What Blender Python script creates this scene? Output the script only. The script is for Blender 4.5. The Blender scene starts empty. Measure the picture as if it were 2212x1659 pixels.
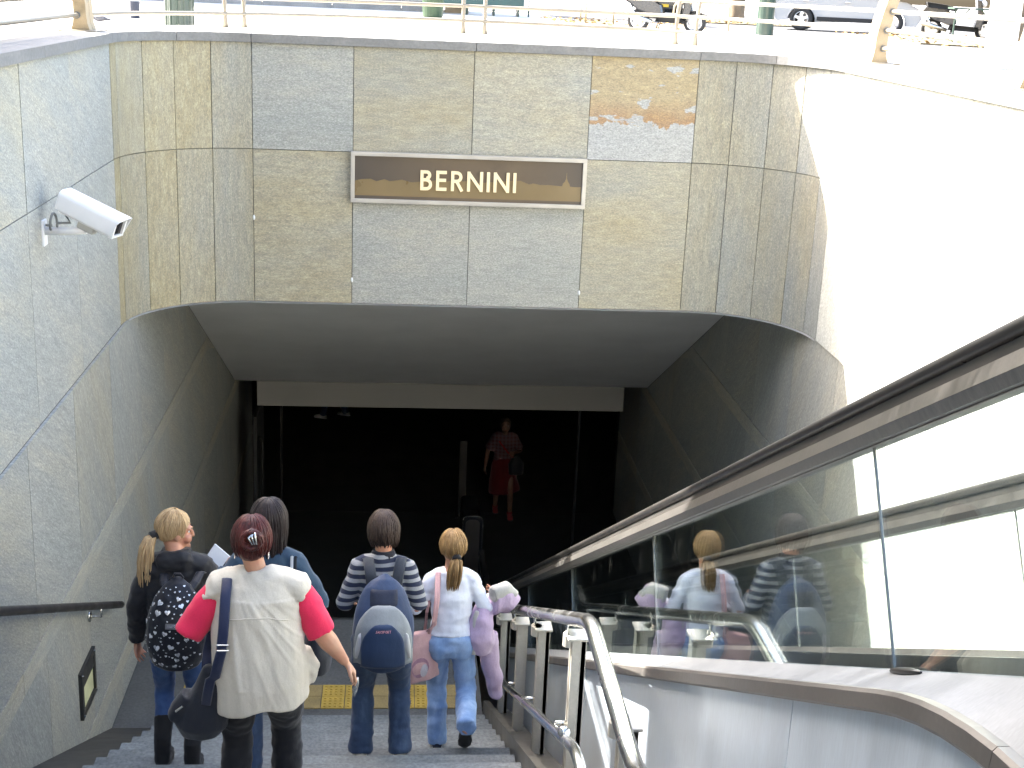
import bpy, bmesh, math, random
from math import sin, cos, pi, radians, sqrt
from mathutils import Vector, Matrix, noise
V = Vector
rnd = random.Random(7)
scene = bpy.context.scene
COL = scene.collection

# ------------------------------------------------------------------ camera, sky, sun, exposure
cam_d = bpy.data.cameras.new('camera')
cam_d.sensor_width = 36.0
cam_d.lens = 36.0 * 2900.0 / 2212.0
cam_d.clip_start = 0.05
cam_d.clip_end = 1200
cam = bpy.data.objects.new('camera', cam_d)
COL.objects.link(cam)
AX = V((0.9960, 0.0180, 0.0873)); AY = V((-0.0783, -0.2878, 0.9545)); AZ = V((0.0423, -0.9575, -0.2852))
cr = V((AX.x, AY.x, AZ.x)).normalized(); cu = -V((AX.y, AY.y, AZ.y)).normalized(); cf = V((AX.z, AY.z, AZ.z)).normalized()
cu = (cu - cr * cu.dot(cr)).normalized(); cb = cr.cross(cu)
cam.matrix_world = Matrix(((cr.x, cu.x, cb.x, 0), (cr.y, cu.y, cb.y, 0), (cr.z, cu.z, cb.z, 0), (0, 0, 0, 1)))
scene.camera = cam

SUN_TO = V((-1.0, 0.75, 1.05)).normalized()
world = bpy.data.worlds.new('World'); scene.world = world; world.use_nodes = True
wn = world.node_tree; wn.nodes.clear()
w_out = wn.nodes.new('ShaderNodeOutputWorld'); w_bg = wn.nodes.new('ShaderNodeBackground')
sky = wn.nodes.new('ShaderNodeTexSky'); sky.sky_type = 'NISHITA'; sky.sun_disc = False
sky.sun_elevation = math.asin(SUN_TO.z); sky.sun_rotation = math.atan2(SUN_TO.x, SUN_TO.y)
sky.air_density = 1.0; sky.dust_density = 5.5; sky.ozone_density = 0.6
w_bg.inputs['Strength'].default_value = 0.15
wn.links.new(sky.outputs[0], w_bg.inputs[0]); wn.links.new(w_bg.outputs[0], w_out.inputs[0])
sun_d = bpy.data.lights.new('sun', 'SUN'); sun_d.energy = 4.6; sun_d.angle = radians(0.53); sun_d.color = (1.0, 0.965, 0.91)
sun = bpy.data.objects.new('sun', sun_d); COL.objects.link(sun)
sun.rotation_euler = SUN_TO.to_track_quat('Z', 'Y').to_euler(); sun.location = (-30, 20, 30)
scene.view_settings.view_transform = 'Standard'; scene.view_settings.look = 'None'
scene.view_settings.gamma = 1.0; scene.view_settings.use_curve_mapping = False
scene.view_settings.exposure = 3.05
scene.render.engine = 'CYCLES'
scene.cycles.max_bounces = 10; scene.cycles.diffuse_bounces = 5; scene.cycles.transparent_max_bounces = 24; scene.cycles.glossy_bounces = 5
scene.cycles.use_denoising = True

# ------------------------------------------------------------------ materials
def newmat(name):
    m = bpy.data.materials.new(name); m.use_nodes = True
    nt = m.node_tree; b = nt.nodes['Principled BSDF']
    return m, nt, b
def nd(nt, t, **k):
    n = nt.nodes.new(t)
    for a, v in k.items(): setattr(n, a, v)
    return n
def mth(nt, op, a, b=None, clamp=False):
    n = nd(nt, 'ShaderNodeMath', operation=op); n.use_clamp = clamp
    for i, x in enumerate((a, b)):
        if x is None: continue
        if isinstance(x, (int, float)): n.inputs[i].default_value = x
        else: nt.links.new(x, n.inputs[i])
    return n.outputs[0]
def mixc(nt, f, a, b, mode='MIX'):
    n = nd(nt, 'ShaderNodeMix', data_type='RGBA', blend_type=mode)
    for s, x in ((n.inputs[0], f), (n.inputs[6], a), (n.inputs[7], b)):
        if isinstance(x, (int, float)): s.default_value = x
        elif isinstance(x, tuple): s.default_value = (x[0], x[1], x[2], 1)
        else: nt.links.new(x, s)
    return n.outputs[2]
def ntex(nt, vec, scale, detail=4, rough=0.55):
    n = nd(nt, 'ShaderNodeTexNoise'); n.inputs['Scale'].default_value = scale
    n.inputs['Detail'].default_value = detail; n.inputs['Roughness'].default_value = rough
    if vec is not None: nt.links.new(vec, n.inputs['Vector'])
    return n.outputs[0]
def mapr(nt, vec, scale=(1, 1, 1), loc=(0, 0, 0)):
    n = nd(nt, 'ShaderNodeMapping'); n.inputs['Scale'].default_value = scale; n.inputs['Location'].default_value = loc
    nt.links.new(vec, n.inputs['Vector']); return n.outputs[0]
def rng(nt, v, a, b, c=0.0, d=1.0):
    n = nd(nt, 'ShaderNodeMapRange'); nt.links.new(v, n.inputs[0])
    for i, x in enumerate((a, b, c, d)): n.inputs[i + 1].default_value = x
    return n.outputs[0]
def bump(nt, b, h, strength=0.3, dist=0.01):
    n = nd(nt, 'ShaderNodeBump'); n.inputs['Strength'].default_value = strength; n.inputs['Distance'].default_value = dist
    nt.links.new(h, n.inputs['Height']); nt.links.new(n.outputs[0], b.inputs['Normal'])
def oc(nt):
    return nd(nt, 'ShaderNodeTexCoord').outputs['Object']

def simple(name, col, rough=0.6, metal=0.0, var=0.12, scale=6.0, bmp=0.0, stretch=(1, 1, 1), fine=0.0, spec=None, coat=0.0):
    """A plain material with low-frequency mottling, fine grain and optional relief."""
    m, nt, b = newmat(name)
    c = mapr(nt, oc(nt), stretch)
    n = ntex(nt, c, scale, 5)
    f = rng(nt, n, 0.3, 0.7, 1 - var, 1 + var)
    if fine:
        f2 = rng(nt, ntex(nt, c, scale * 14, 3), 0.3, 0.7, 1 - fine, 1 + fine); f = mth(nt, 'MULTIPLY', f, f2)
    nn = nd(nt, 'ShaderNodeVectorMath', operation='SCALE'); nn.inputs[0].default_value = col; nt.links.new(f, nn.inputs['Scale'])
    nt.links.new(nn.outputs[0], b.inputs['Base Color'])
    nt.links.new(rng(nt, n, 0.3, 0.7, max(0.02, rough - 0.08), min(1, rough + 0.08)), b.inputs['Roughness'])
    b.inputs['Metallic'].default_value = metal
    if spec is not None: b.inputs['Specular IOR Level'].default_value = spec
    if coat: b.inputs['Coat Weight'].default_value = coat
    if bmp: bump(nt, b, ntex(nt, c, scale * 5, 4), bmp, 0.006)
    return m

def stone(name, rust=False):
    """Split quartzite cladding: grey with ochre iron staining; object colour = (ochre, grain direction, lightness)."""
    m, nt, b = newmat(name)
    uv = nd(nt, 'ShaderNodeTexCoord').outputs['UV']; oi = nd(nt, 'ShaderNodeObjectInfo')
    sp = nd(nt, 'ShaderNodeSeparateXYZ'); nt.links.new(uv, sp.inputs[0])
    sc = nd(nt, 'ShaderNodeSeparateColor'); nt.links.new(oi.outputs['Color'], sc.inputs[0])
    och, grain, lig = sc.outputs
    ca = nd(nt, 'ShaderNodeCombineXYZ'); cb_ = nd(nt, 'ShaderNodeCombineXYZ')
    nt.links.new(sp.outputs[0], ca.inputs[0]); nt.links.new(sp.outputs[1], ca.inputs[1])
    nt.links.new(sp.outputs[1], cb_.inputs[0]); nt.links.new(sp.outputs[0], cb_.inputs[1])
    mv = nd(nt, 'ShaderNodeMix', data_type='VECTOR'); nt.links.new(grain, mv.inputs[0]); nt.links.new(ca.outputs[0], mv.inputs[4]); nt.links.new(cb_.outputs[0], mv.inputs[5])
    off = nd(nt, 'ShaderNodeVectorMath', operation='ADD'); nt.links.new(mv.outputs[1], off.inputs[0])
    ro = nd(nt, 'ShaderNodeVectorMath', operation='SCALE'); ro.inputs[0].default_value = (61, 43, 29); nt.links.new(oi.outputs['Random'], ro.inputs['Scale'])
    nt.links.new(ro.outputs[0], off.inputs[1]); vec = off.outputs[0]
    streak = ntex(nt, mapr(nt, vec, (4.5, 20, 1)), 1.6, 8, 0.72)
    fine = ntex(nt, mapr(nt, vec, (34, 66, 1)), 1.5, 4, 0.75)
    spk = ntex(nt, mapr(nt, vec, (60, 100, 1)), 1.5, 2, 0.5)
    big = ntex(nt, mapr(nt, vec, (0.8, 2.2, 1)), 1.0, 5, 0.6)
    f = mth(nt, 'ADD', mth(nt, 'MULTIPLY', big, 1.3), mth(nt, 'MULTIPLY', streak, 0.75))
    f = mth(nt, 'ADD', f, mth(nt, 'MULTIPLY', fine, 0.55))
    f = mth(nt, 'ADD', f, och)
    f = rng(nt, f, 1.42, 2.3)
    grey = mixc(nt, rng(nt, big, 0.35, 0.65), (0.278, 0.292, 0.276), (0.325, 0.328, 0.300))
    ochre = mixc(nt, rng(nt, streak, 0.3, 0.7), (0.305, 0.252, 0.138), (0.352, 0.325, 0.222))
    if rust:
        h = mth(nt, 'ADD', sp.outputs[1], mth(nt, 'MULTIPLY', mth(nt, 'SUBTRACT', ntex(nt, mapr(nt, uv, (5, 4, 1)), 1.0, 6, 0.7), 0.5), 0.30))
        up = rng(nt, h, 0.318, 0.325)
        band = mth(nt, 'MULTIPLY', up, rng(nt, h, 0.36, 0.56, 1.0, 0.0))
        patch = rng(nt, ntex(nt, mapr(nt, uv, (3.3, 9, 1), (4, 2.2, 0)), 1.0, 4, 0.5), 0.60, 0.625)
        f = mth(nt, 'MULTIPLY', mth(nt, 'MULTIPLY', up, rng(nt, f, 0.0, 0.8, 0.7, 1.0)), mth(nt, 'SUBTRACT', 1.0, patch))
        ochre = mixc(nt, band, mixc(nt, 0.5, ochre, (0.33, 0.24, 0.11)), (0.30, 0.18, 0.08))
        grey = mixc(nt, 0.6, grey, (0.37, 0.38, 0.385))
    col = mixc(nt, f, grey, ochre)
    k = mth(nt, 'MULTIPLY', rng(nt, streak, 0.3, 0.72, 0.84, 1.16), rng(nt, fine, 0.34, 0.68, 0.68, 1.32))
    k = mth(nt, 'MULTIPLY', k, rng(nt, spk, 0.60, 0.72, 1.0, 1.5))
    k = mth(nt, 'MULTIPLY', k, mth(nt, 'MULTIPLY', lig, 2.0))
    sv = nd(nt, 'ShaderNodeVectorMath', operation='SCALE'); nt.links.new(col, sv.inputs[0]); nt.links.new(k, sv.inputs['Scale'])
    nt.links.new(sv.outputs[0], b.inputs['Base Color'])
    nt.links.new(rng(nt, fine, 0.3, 0.7, 0.45, 0.7), b.inputs['Roughness'])
    bump(nt, b, mth(nt, 'ADD', fine, mth(nt, 'MULTIPLY', streak, 0.8)), 0.35, 0.006)
    return m

def thin_glass(name, tint=(0.945, 0.98, 0.975)):
    m, nt, b = newmat(name); nt.nodes.remove(b)
    out = nt.nodes['Material Output']
    lw = nd(nt, 'ShaderNodeLayerWeight'); lw.inputs['Blend'].default_value = 0.5
    f = mth(nt, 'ADD', mth(nt, 'MULTIPLY', mth(nt, 'POWER', lw.outputs['Facing'], 4.2), 0.94), 0.05)
    tr = nd(nt, 'ShaderNodeBsdfTransparent'); tr.inputs[0].default_value = (*tint, 1)
    gl = nd(nt, 'ShaderNodeBsdfGlossy'); gl.inputs['Roughness'].default_value = 0.004; gl.inputs[0].default_value = (0.93, 0.97, 0.96, 1)
    mx = nd(nt, 'ShaderNodeMixShader'); nt.links.new(f, mx.inputs[0]); nt.links.new(tr.outputs[0], mx.inputs[1]); nt.links.new(gl.outputs[0], mx.inputs[2])
    # smears and dust on the glass
    c = oc(nt)
    smear = rng(nt, ntex(nt, mapr(nt, c, (1, 5, 1.2)), 2.0, 6, 0.7), 0.60, 0.88, 0.0, 0.045)
    spots = rng(nt, ntex(nt, c, 75, 2, 0.5), 0.75, 0.79, 0.0, 0.16)
    d = nd(nt, 'ShaderNodeBsdfDiffuse'); d.inputs[0].default_value = (0.5, 0.5, 0.47, 1)
    m2 = nd(nt, 'ShaderNodeMixShader'); nt.links.new(mth(nt, 'MAXIMUM', smear, spots), m2.inputs[0]); nt.links.new(mx.outputs[0], m2.inputs[1]); nt.links.new(d.outputs[0], m2.inputs[2])
    nt.links.new(m2.outputs[0], out.inputs[0])
    return m

def cloth(name, col, rough=0.85, weave=260, var=0.10, col2=None, c2=(0.5, 0.62), c2scale=(4, 4, 4), bmp=0.25, sheen=0.15):
    m, nt, b = newmat(name); c = oc(nt)
    base = rng(nt, ntex(nt, c, 5, 5), 0.3, 0.7, 1 - var, 1 + var)
    wv = rng(nt, ntex(nt, c, weave, 2), 0.25, 0.75, 0.88, 1.12)
    k = mth(nt, 'MULTIPLY', base, wv)
    src = None
    if col2 is not None: src = mixc(nt, rng(nt, ntex(nt, mapr(nt, c, c2scale), 1.0, 5, 0.6), c2[0], c2[1]), col, col2)
    sv = nd(nt, 'ShaderNodeVectorMath', operation='SCALE')
    if src is None: sv.inputs[0].default_value = col
    else: nt.links.new(src, sv.inputs[0])
    nt.links.new(k, sv.inputs['Scale']); nt.links.new(sv.outputs[0], b.inputs['Base Color'])
    b.inputs['Roughness'].default_value = rough; b.inputs['Sheen Weight'].default_value = sheen
    b.inputs['Specular IOR Level'].default_value = 0.25
    h = mth(nt, 'ADD', ntex(nt, mapr(nt, c, (1, 1, 0.5)), 16, 4), mth(nt, 'MULTIPLY', ntex(nt, c, weave, 2), 0.08))
    bump(nt, b, h, bmp, 0.02)
    return m

def stripes(name, a, bcol, per=0.052, duty=0.5):
    m, nt, b = newmat(name); c = oc(nt)
    s = nd(nt, 'ShaderNodeSeparateXYZ'); nt.links.new(c, s.inputs[0])
    w = mth(nt, 'ADD', s.outputs[2], mth(nt, 'MULTIPLY', ntex(nt, c, 5, 3), 0.022))
    w = mth(nt, 'FRACT', mth(nt, 'DIVIDE', w, per))
    f = mth(nt, 'MULTIPLY', rng(nt, w, 0.0, 0.05), rng(nt, w, duty, duty + 0.06, 1.0, 0.0))
    col = mixc(nt, f, a, bcol)
    sv = nd(nt, 'ShaderNodeVectorMath', operation='SCALE'); nt.links.new(col, sv.inputs[0])
    nt.links.new(rng(nt, ntex(nt, c, 220, 2), 0.25, 0.75, 0.85, 1.15), sv.inputs['Scale']); nt.links.new(sv.outputs[0], b.inputs['Base Color'])
    b.inputs['Roughness'].default_value = 0.9; b.inputs['Sheen Weight'].default_value = 0.2
    bump(nt, b, mth(nt, 'ADD', ntex(nt, c, 16, 4), mth(nt, 'MULTIPLY', ntex(nt, c, 220, 2), 0.1)), 0.25, 0.02)
    return m

def checks(name, cols, per=0.05):
    m, nt, b = newmat(name); c = oc(nt)
    s = nd(nt, 'ShaderNodeSeparateXYZ'); nt.links.new(c, s.inputs[0])
    fx = mth(nt, 'GREATER_THAN', mth(nt, 'FRACT', mth(nt, 'DIVIDE', s.outputs[0], per)), 0.5)
    fz = mth(nt, 'GREATER_THAN', mth(nt, 'FRACT', mth(nt, 'DIVIDE', s.outputs[2], per)), 0.5)
    f = mth(nt, 'MULTIPLY', mth(nt, 'ADD', fx, fz), 0.5)
    nt.links.new(mixc(nt, f, cols[0], cols[1]), b.inputs['Base Color']); b.inputs['Roughness'].default_value = 0.85
    return m

def hair_mat(name, a, bcol, rough=0.42):
    m, nt, b = newmat(name); c = oc(nt)
    n = ntex(nt, mapr(nt, c, (70, 70, 5)), 1.0, 4, 0.6)
    n2 = ntex(nt, mapr(nt, c, (12, 12, 2)), 1.0, 3, 0.6)
    f = rng(nt, mth(nt, 'ADD', mth(nt, 'MULTIPLY', n, 0.6), mth(nt, 'MULTIPLY', n2, 0.5)), 0.38, 0.72)
    nt.links.new(mixc(nt, f, a, bcol), b.inputs['Base Color']); b.inputs['Roughness'].default_value = rough
    b.inputs['Specular IOR Level'].default_value = 0.22
    bump(nt, b, n, 0.35, 0.006)
    return m

def skin_mat(name, col):
    m, nt, b = newmat(name); c = oc(nt)
    k = rng(nt, ntex(nt, c, 14, 5), 0.3, 0.7, 0.88, 1.1)
    red = mixc(nt, rng(nt, ntex(nt, c, 6, 3), 0.45, 0.7), col, (col[0] * 1.02, col[1] * 0.82, col[2] * 0.78))
    sv = nd(nt, 'ShaderNodeVectorMath', operation='SCALE'); nt.links.new(red, sv.inputs[0]); nt.links.new(k, sv.inputs['Scale'])
    nt.links.new(sv.outputs[0], b.inputs['Base Color']); b.inputs['Roughness'].default_value = 0.5
    b.inputs['Subsurface Weight'].default_value = 0.08; b.inputs['Subsurface Radius'].default_value = (0.01, 0.004, 0.002)
    return m

M = {}
M['stone'] = stone('split_stone'); M['stone_rust'] = stone('rust_stained_stone', True)
M['joint'] = simple('dark_joint', (0.05, 0.05, 0.048), 0.9)
M['coping'] = simple('grey_coping_stone', (0.20, 0.198, 0.19), 0.75, var=0.18, scale=3, fine=0.12, bmp=0.2)
M['terrace'] = simple('pale_paving', (0.52, 0.51, 0.48), 0.8, var=0.1, scale=2, fine=0.08, bmp=0.15)
M['pavement'] = simple('pale_pavement', (0.50, 0.49, 0.46), 0.85, var=0.12, scale=0.8, fine=0.1, bmp=0.15)
M['asphalt'] = simple('asphalt', (0.055, 0.056, 0.058), 0.85, var=0.3, scale=0.6, fine=0.25, bmp=0.3)
M['kerb'] = simple('kerb_granite', (0.24, 0.23, 0.21), 0.8, var=0.2, scale=2, fine=0.15)
M['verge'] = simple('dry_earth', (0.10, 0.085, 0.05), 0.95, var=0.4, scale=1.5, fine=0.3, bmp=0.4)
M['soffit'] = simple('painted_soffit', (0.78, 0.79, 0.80), 0.8, var=0.05, scale=1.5, bmp=0.05)
M['beam'] = simple('painted_shutter_box', (0.29, 0.287, 0.275), 0.55, var=0.06, scale=1.0)
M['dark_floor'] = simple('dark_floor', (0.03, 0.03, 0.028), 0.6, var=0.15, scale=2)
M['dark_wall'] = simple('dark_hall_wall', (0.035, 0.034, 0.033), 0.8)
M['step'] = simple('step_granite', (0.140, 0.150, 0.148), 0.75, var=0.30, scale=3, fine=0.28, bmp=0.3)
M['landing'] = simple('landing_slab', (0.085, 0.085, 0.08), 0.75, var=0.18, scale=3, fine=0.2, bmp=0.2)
M['tactile'] = simple('yellow_tactile', (0.42, 0.28, 0.05), 0.75, var=0.2, scale=9, fine=0.15)
M['tactile_base'] = simple('ochre_tactile', (0.26, 0.19, 0.075), 0.8, var=0.2, scale=5, fine=0.15)
M['skirt'] = simple('brown_skirting', (0.06, 0.055, 0.05), 0.5, var=0.2, scale=3, metal=0.3)
M['stringer'] = simple('bronze_stringer', (0.15, 0.14, 0.12), 0.42, metal=0.6, var=0.2, scale=4)
M['steel'] = simple('brushed_steel', (0.62, 0.62, 0.60), 0.22, metal=1.0, var=0.08, scale=5, fine=0.06)
M['steel_post'] = simple('satin_steel_post', (0.46, 0.44, 0.39), 0.42, metal=0.25, var=0.1, scale=5, fine=0.05)
M['profile'] = simple('balustrade_profile', (0.19, 0.18, 0.165), 0.38, metal=0.85, var=0.22, scale=7, stretch=(1, 6, 1), fine=0.1)
M['profile_dark'] = simple('dark_bronze_profile', (0.045, 0.041, 0.037), 0.42, metal=0.5, var=0.2, scale=7)
M['cladding'] = simple('cladding_steel', (0.56, 0.62, 0.68), 0.36, metal=0.55, var=0.08, scale=1.5, stretch=(1, 5, 0.6), fine=0.05)
M['trim'] = simple('bronze_trim', (0.15, 0.138, 0.125), 0.40, metal=0.6, var=0.12, scale=4, fine=0.06)
M['deck'] = simple('deck_aluminium', (0.20, 0.207, 0.213), 0.5, metal=0.35, var=0.14, scale=4, stretch=(1, 3, 1), fine=0.08)
M['rubber'] = simple('black_rubber', (0.022, 0.020, 0.018), 0.35, var=0.2, scale=8)
M['handrail_dark'] = simple('dark_handrail', (0.045, 0.042, 0.04), 0.45, metal=0.3, var=0.15)
M['glass'] = thin_glass('balustrade_glass')
M['esc_step'] = simple('escalator_step', (0.07, 0.07, 0.07), 0.4, metal=0.6, var=0.15)
M['cream'] = simple('cream_paint', (0.37, 0.29, 0.18), 0.5, var=0.12, scale=8, fine=0.08)
M['rod'] = simple('rail_rod_steel', (0.235, 0.205, 0.155), 0.42, metal=0.2, var=0.1, scale=8)
M['cam_white'] = simple('camera_housing', (0.72, 0.73, 0.74), 0.38, var=0.05, scale=6)
M['cam_grey'] = simple('camera_grey', (0.45, 0.45, 0.43), 0.5, var=0.1)
M['cam_dark'] = simple('camera_window', (0.02, 0.02, 0.022), 0.12)
M['cable'] = simple('cable_grey', (0.16, 0.17, 0.17), 0.55)
M['sign_frame'] = simple('sign_frame', (0.46, 0.44, 0.40), 0.4, metal=0.4, var=0.08)
M['lamp_frame'] = simple('lamp_frame', (0.05, 0.05, 0.048), 0.45, metal=0.5)
M['lamp_glass'] = simple('lamp_lens', (0.62, 0.62, 0.36), 0.35, var=0.25, scale=3)
M['door_metal'] = simple('door_frame_metal', (0.045, 0.042, 0.04), 0.4, metal=0.6)
# sign face: brown print, darker at the top and the ends
def sign_face():
    m, nt, b = newmat('sign_print'); g = nd(nt, 'ShaderNodeTexCoord').outputs['Generated']
    s = nd(nt, 'ShaderNodeSeparateXYZ'); nt.links.new(g, s.inputs[0])
    f = rng(nt, mth(nt, 'ABSOLUTE', mth(nt, 'SUBTRACT', s.outputs[0], 0.55)), 0.15, 0.55)
    c = mixc(nt, mth(nt, 'MULTIPLY', f, 0.75), (0.125, 0.094, 0.062), (0.056, 0.052, 0.050))
    c = mixc(nt, rng(nt, ntex(nt, mapr(nt, g, (4, 1, 1)), 1.4, 3), 0.45, 0.7, 0.0, 0.5), c, (0.085, 0.065, 0.047))
    nt.links.new(c, b.inputs['Base Color']); b.inputs['Roughness'].default_value = 0.3
    return m
M['sign_face'] = sign_face()
M['sign_hill'] = simple('sign_skyline_print', (0.185, 0.135, 0.066), 0.3, var=0.12, scale=1.5)
def glow(name, col, st):
    m, nt, b = newmat(name); b.inputs['Base Color'].default_value = (*col, 1); b.inputs['Roughness'].default_value = 0.4
    n = ntex(nt, oc(nt), 3, 2); nt.links.new(rng(nt, n, 0.3, 0.7, st * 0.92, st * 1.06), b.inputs['Emission Strength'])
    b.inputs['Emission Color'].default_value = (*col, 1); return m
M['letter'] = glow('sign_letters_backlit', (0.72, 0.60, 0.38), 0.035)

# ------------------------------------------------------------------ geometry helpers
ORG = {}
def link(name, me, mat, parent=None, smooth=False):
    o = bpy.data.objects.new(name, me); COL.objects.link(o)
    if mat is not None:
        for mm in (mat if isinstance(mat, (list, tuple)) else [mat]): me.materials.append(mm)
    if smooth: me.polygons.foreach_set('use_smooth', [True] * len(me.polygons))
    if parent is not None:
        o.parent = parent; ORG[o] = ORG[parent]
        if ORG[o].length > 0: me.transform(Matrix.Translation(-ORG[o]))
    else: ORG[o] = V((0, 0, 0))
    return o
def tag(o, label=None, cat=None, group=None, kind=None):
    if label: o['label'] = label
    if cat: o['category'] = cat
    if group: o['group'] = group
    if kind: o['kind'] = kind
    return o
def thing(name, loc, label, cat, group=None, kind=None):
    o = bpy.data.objects.new(name, None); COL.objects.link(o); o.location = loc; o.empty_display_size = 0.1
    ORG[o] = V(loc)
    return tag(o, label, cat, group, kind)

class MB:
    def __init__(s): s.v = []; s.f = []; s.uv = []; s.mi = []
    def add(s, vs, fs, uvs=None, mi=0):
        n = len(s.v); s.v += [V(p) for p in vs]; s.f += [tuple(i + n for i in f) for f in fs]; s.mi += [mi] * len(fs)
        return s
    def box(s, c, d, R=None, mi=0, taper=1.0):
        c = V(c); x, y, z = d[0] / 2, d[1] / 2, d[2] / 2
        ps = [V((a * (taper if k > 0 else 1) * x, b * (taper if k > 0 else 1) * y, k * z)) for k in (-1, 1) for a, b in ((-1, -1), (1, -1), (1, 1), (-1, 1))]
        if R is not None: ps = [R @ p for p in ps]
        return s.add([c + p for p in ps], [(3, 2, 1, 0), (4, 5, 6, 7), (0, 1, 5, 4), (1, 2, 6, 5), (2, 3, 7, 6), (3, 0, 4, 7)], mi=mi)
    def bbox(s, c, d, bev=0.01, R=None, mi=0):
        bm = bmesh.new(); bmesh.ops.create_cube(bm, size=1); bmesh.ops.scale(bm, vec=d, verts=bm.verts)
        bmesh.ops.bevel(bm, geom=bm.edges[:], offset=bev, segments=2, affect='EDGES', profile=0.6)
        bm.verts.index_update(); ps = [v.co.copy() for v in bm.verts]
        if R is not None: ps = [R @ p for p in ps]
        s.add([V(c) + p for p in ps], [[v.index for v in f.verts] for f in bm.faces], mi=mi); bm.free(); return s
    def tube(s, pts, r, n=10, cap=True, ref=None, mi=0):
        pts = [V(p) for p in pts]; k = len(pts)
        rr = r if isinstance(r, (list, tuple)) else [r] * k
        base = len(s.v); prev = None
        for i, p in enumerate(pts):
            t = (pts[min(i + 1, k - 1)] - pts[max(i - 1, 0)])
            t = t.normalized() if t.length > 1e-9 else V((0, 0, 1))
            if ref is not None: u = V(ref)
            elif prev is not None: u = prev
            else: u = V((1, 0, 0)) if abs(t.x) < 0.9 else V((0, 1, 0))
            u = u - t * u.dot(t)
            if u.length < 1e-6: u = V((0, 1, 0)) - t * t.y
            u.normalize(); w = t.cross(u); prev = u
            a, b = rr[i] if isinstance(rr[i], (tuple, list)) else (rr[i], rr[i])
            for j in range(n):
                q = 2 * pi * j / n; s.v.append(p + u * (a * cos(q)) + w * (b * sin(q)))
        for i in range(k - 1):
            for j in range(n):
                s.f.append((base + i * n + j, base + i * n + (j + 1) % n, base + (i + 1) * n + (j + 1) % n, base + (i + 1) * n + j)); s.mi.append(mi)
        if cap:
            s.f.append(tuple(base + j for j in reversed(range(n)))); s.f.append(tuple(base + (k - 1) * n + j for j in range(n))); s.mi += [mi, mi]
        return s
    def ball(s, c, r, seg=12, rings=8, R=None, mi=0):
        c = V(c); r = V(r) if not isinstance(r, (int, float)) else V((r, r, r)); base = len(s.v)
        def put(p): s.v.append(c + (R @ p if R is not None else p))
        put(V((0, 0, r.z)))
        for i in range(1, rings):
            a = pi * i / rings
            for j in range(seg):
                b = 2 * pi * j / seg; put(V((r.x * sin(a) * cos(b), r.y * sin(a) * sin(b), r.z * cos(a))))
        put(V((0, 0, -r.z))); last = len(s.v) - 1
        for j in range(seg):
            s.f.append((base, base + 1 + j, base + 1 + (j + 1) % seg)); s.mi.append(mi)
            for i in range(rings - 2):
                a = base + 1 + i * seg
                s.f.append((a + j, a + seg + j, a + seg + (j + 1) % seg, a + (j + 1) % seg)); s.mi.append(mi)
            a = base + 1 + (rings - 2) * seg; s.f.append((a + j, last, a + (j + 1) % seg)); s.mi.append(mi)
        return s
    def prism(s, poly, d, mi=0):
        """polygon (list of 3-D points) extruded by vector d"""
        n = len(poly); d = V(d); a = [V(p) for p in poly]
        return s.add(a + [p + d for p in a], [tuple(reversed(range(n))), tuple(range(n, 2 * n))] + [(i, (i + 1) % n, n + (i + 1) % n, n + i) for i in range(n)], mi=mi)
    def sweep(s, path, prof, close=True, mi=0):
        """sweep a closed 2-D profile (dx, dz) along a path that runs in y/z; dx along X, dz along Z"""
        n = len(prof); b = len(s.v)
        for p in path:
            for q in prof: s.v.append(V((p[0] + q[0], p[1], p[2] + q[1])))
        for i in range(len(path) - 1):
            for j in range(n):
                s.f.append((b + i * n + j, b + i * n + (j + 1) % n, b + (i + 1) * n + (j + 1) % n, b + (i + 1) * n + j)); s.mi.append(mi)
        s.f.append(tuple(b + j for j in reversed(range(n)))); s.f.append(tuple(b + (len(path) - 1) * n + j for j in range(n))); s.mi += [mi, mi]
        return s
    def mesh(s, name='mesh'):
        me = bpy.data.meshes.new(name); me.from_pydata([tuple(v) for v in s.v], [], s.f)
        me.polygons.foreach_set('material_index', s.mi[:len(me.polygons)])
        bm = bmesh.new(); bm.from_mesh(me); bmesh.ops.recalc_face_normals(bm, faces=bm.faces[:]); bm.to_mesh(me); bm.free()
        me.update(); return me
    def obj(s, name, mat, parent=None, smooth=False):
        return link(name, s.mesh(name), mat, parent, smooth)
def smooth_by_angle(o, ang=35):
    me = o.data; bm = bmesh.new(); bm.from_mesh(me)
    for f in bm.faces: f.smooth = True
    for e in bm.edges: e.smooth = len(e.link_faces) == 2 and e.calc_face_angle(0) < radians(ang)
    bm.to_mesh(me); bm.free(); return o
def rotz(a): return Matrix.Rotation(a, 3, 'Z')
def frame(t, up=V((0, 0, 1))):
    """rotation whose local y runs along t and local z stays near up"""
    y = V(t).normalized(); x = y.cross(up).normalized(); z = x.cross(y)
    return Matrix((x, y, z)).transposed()
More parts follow.
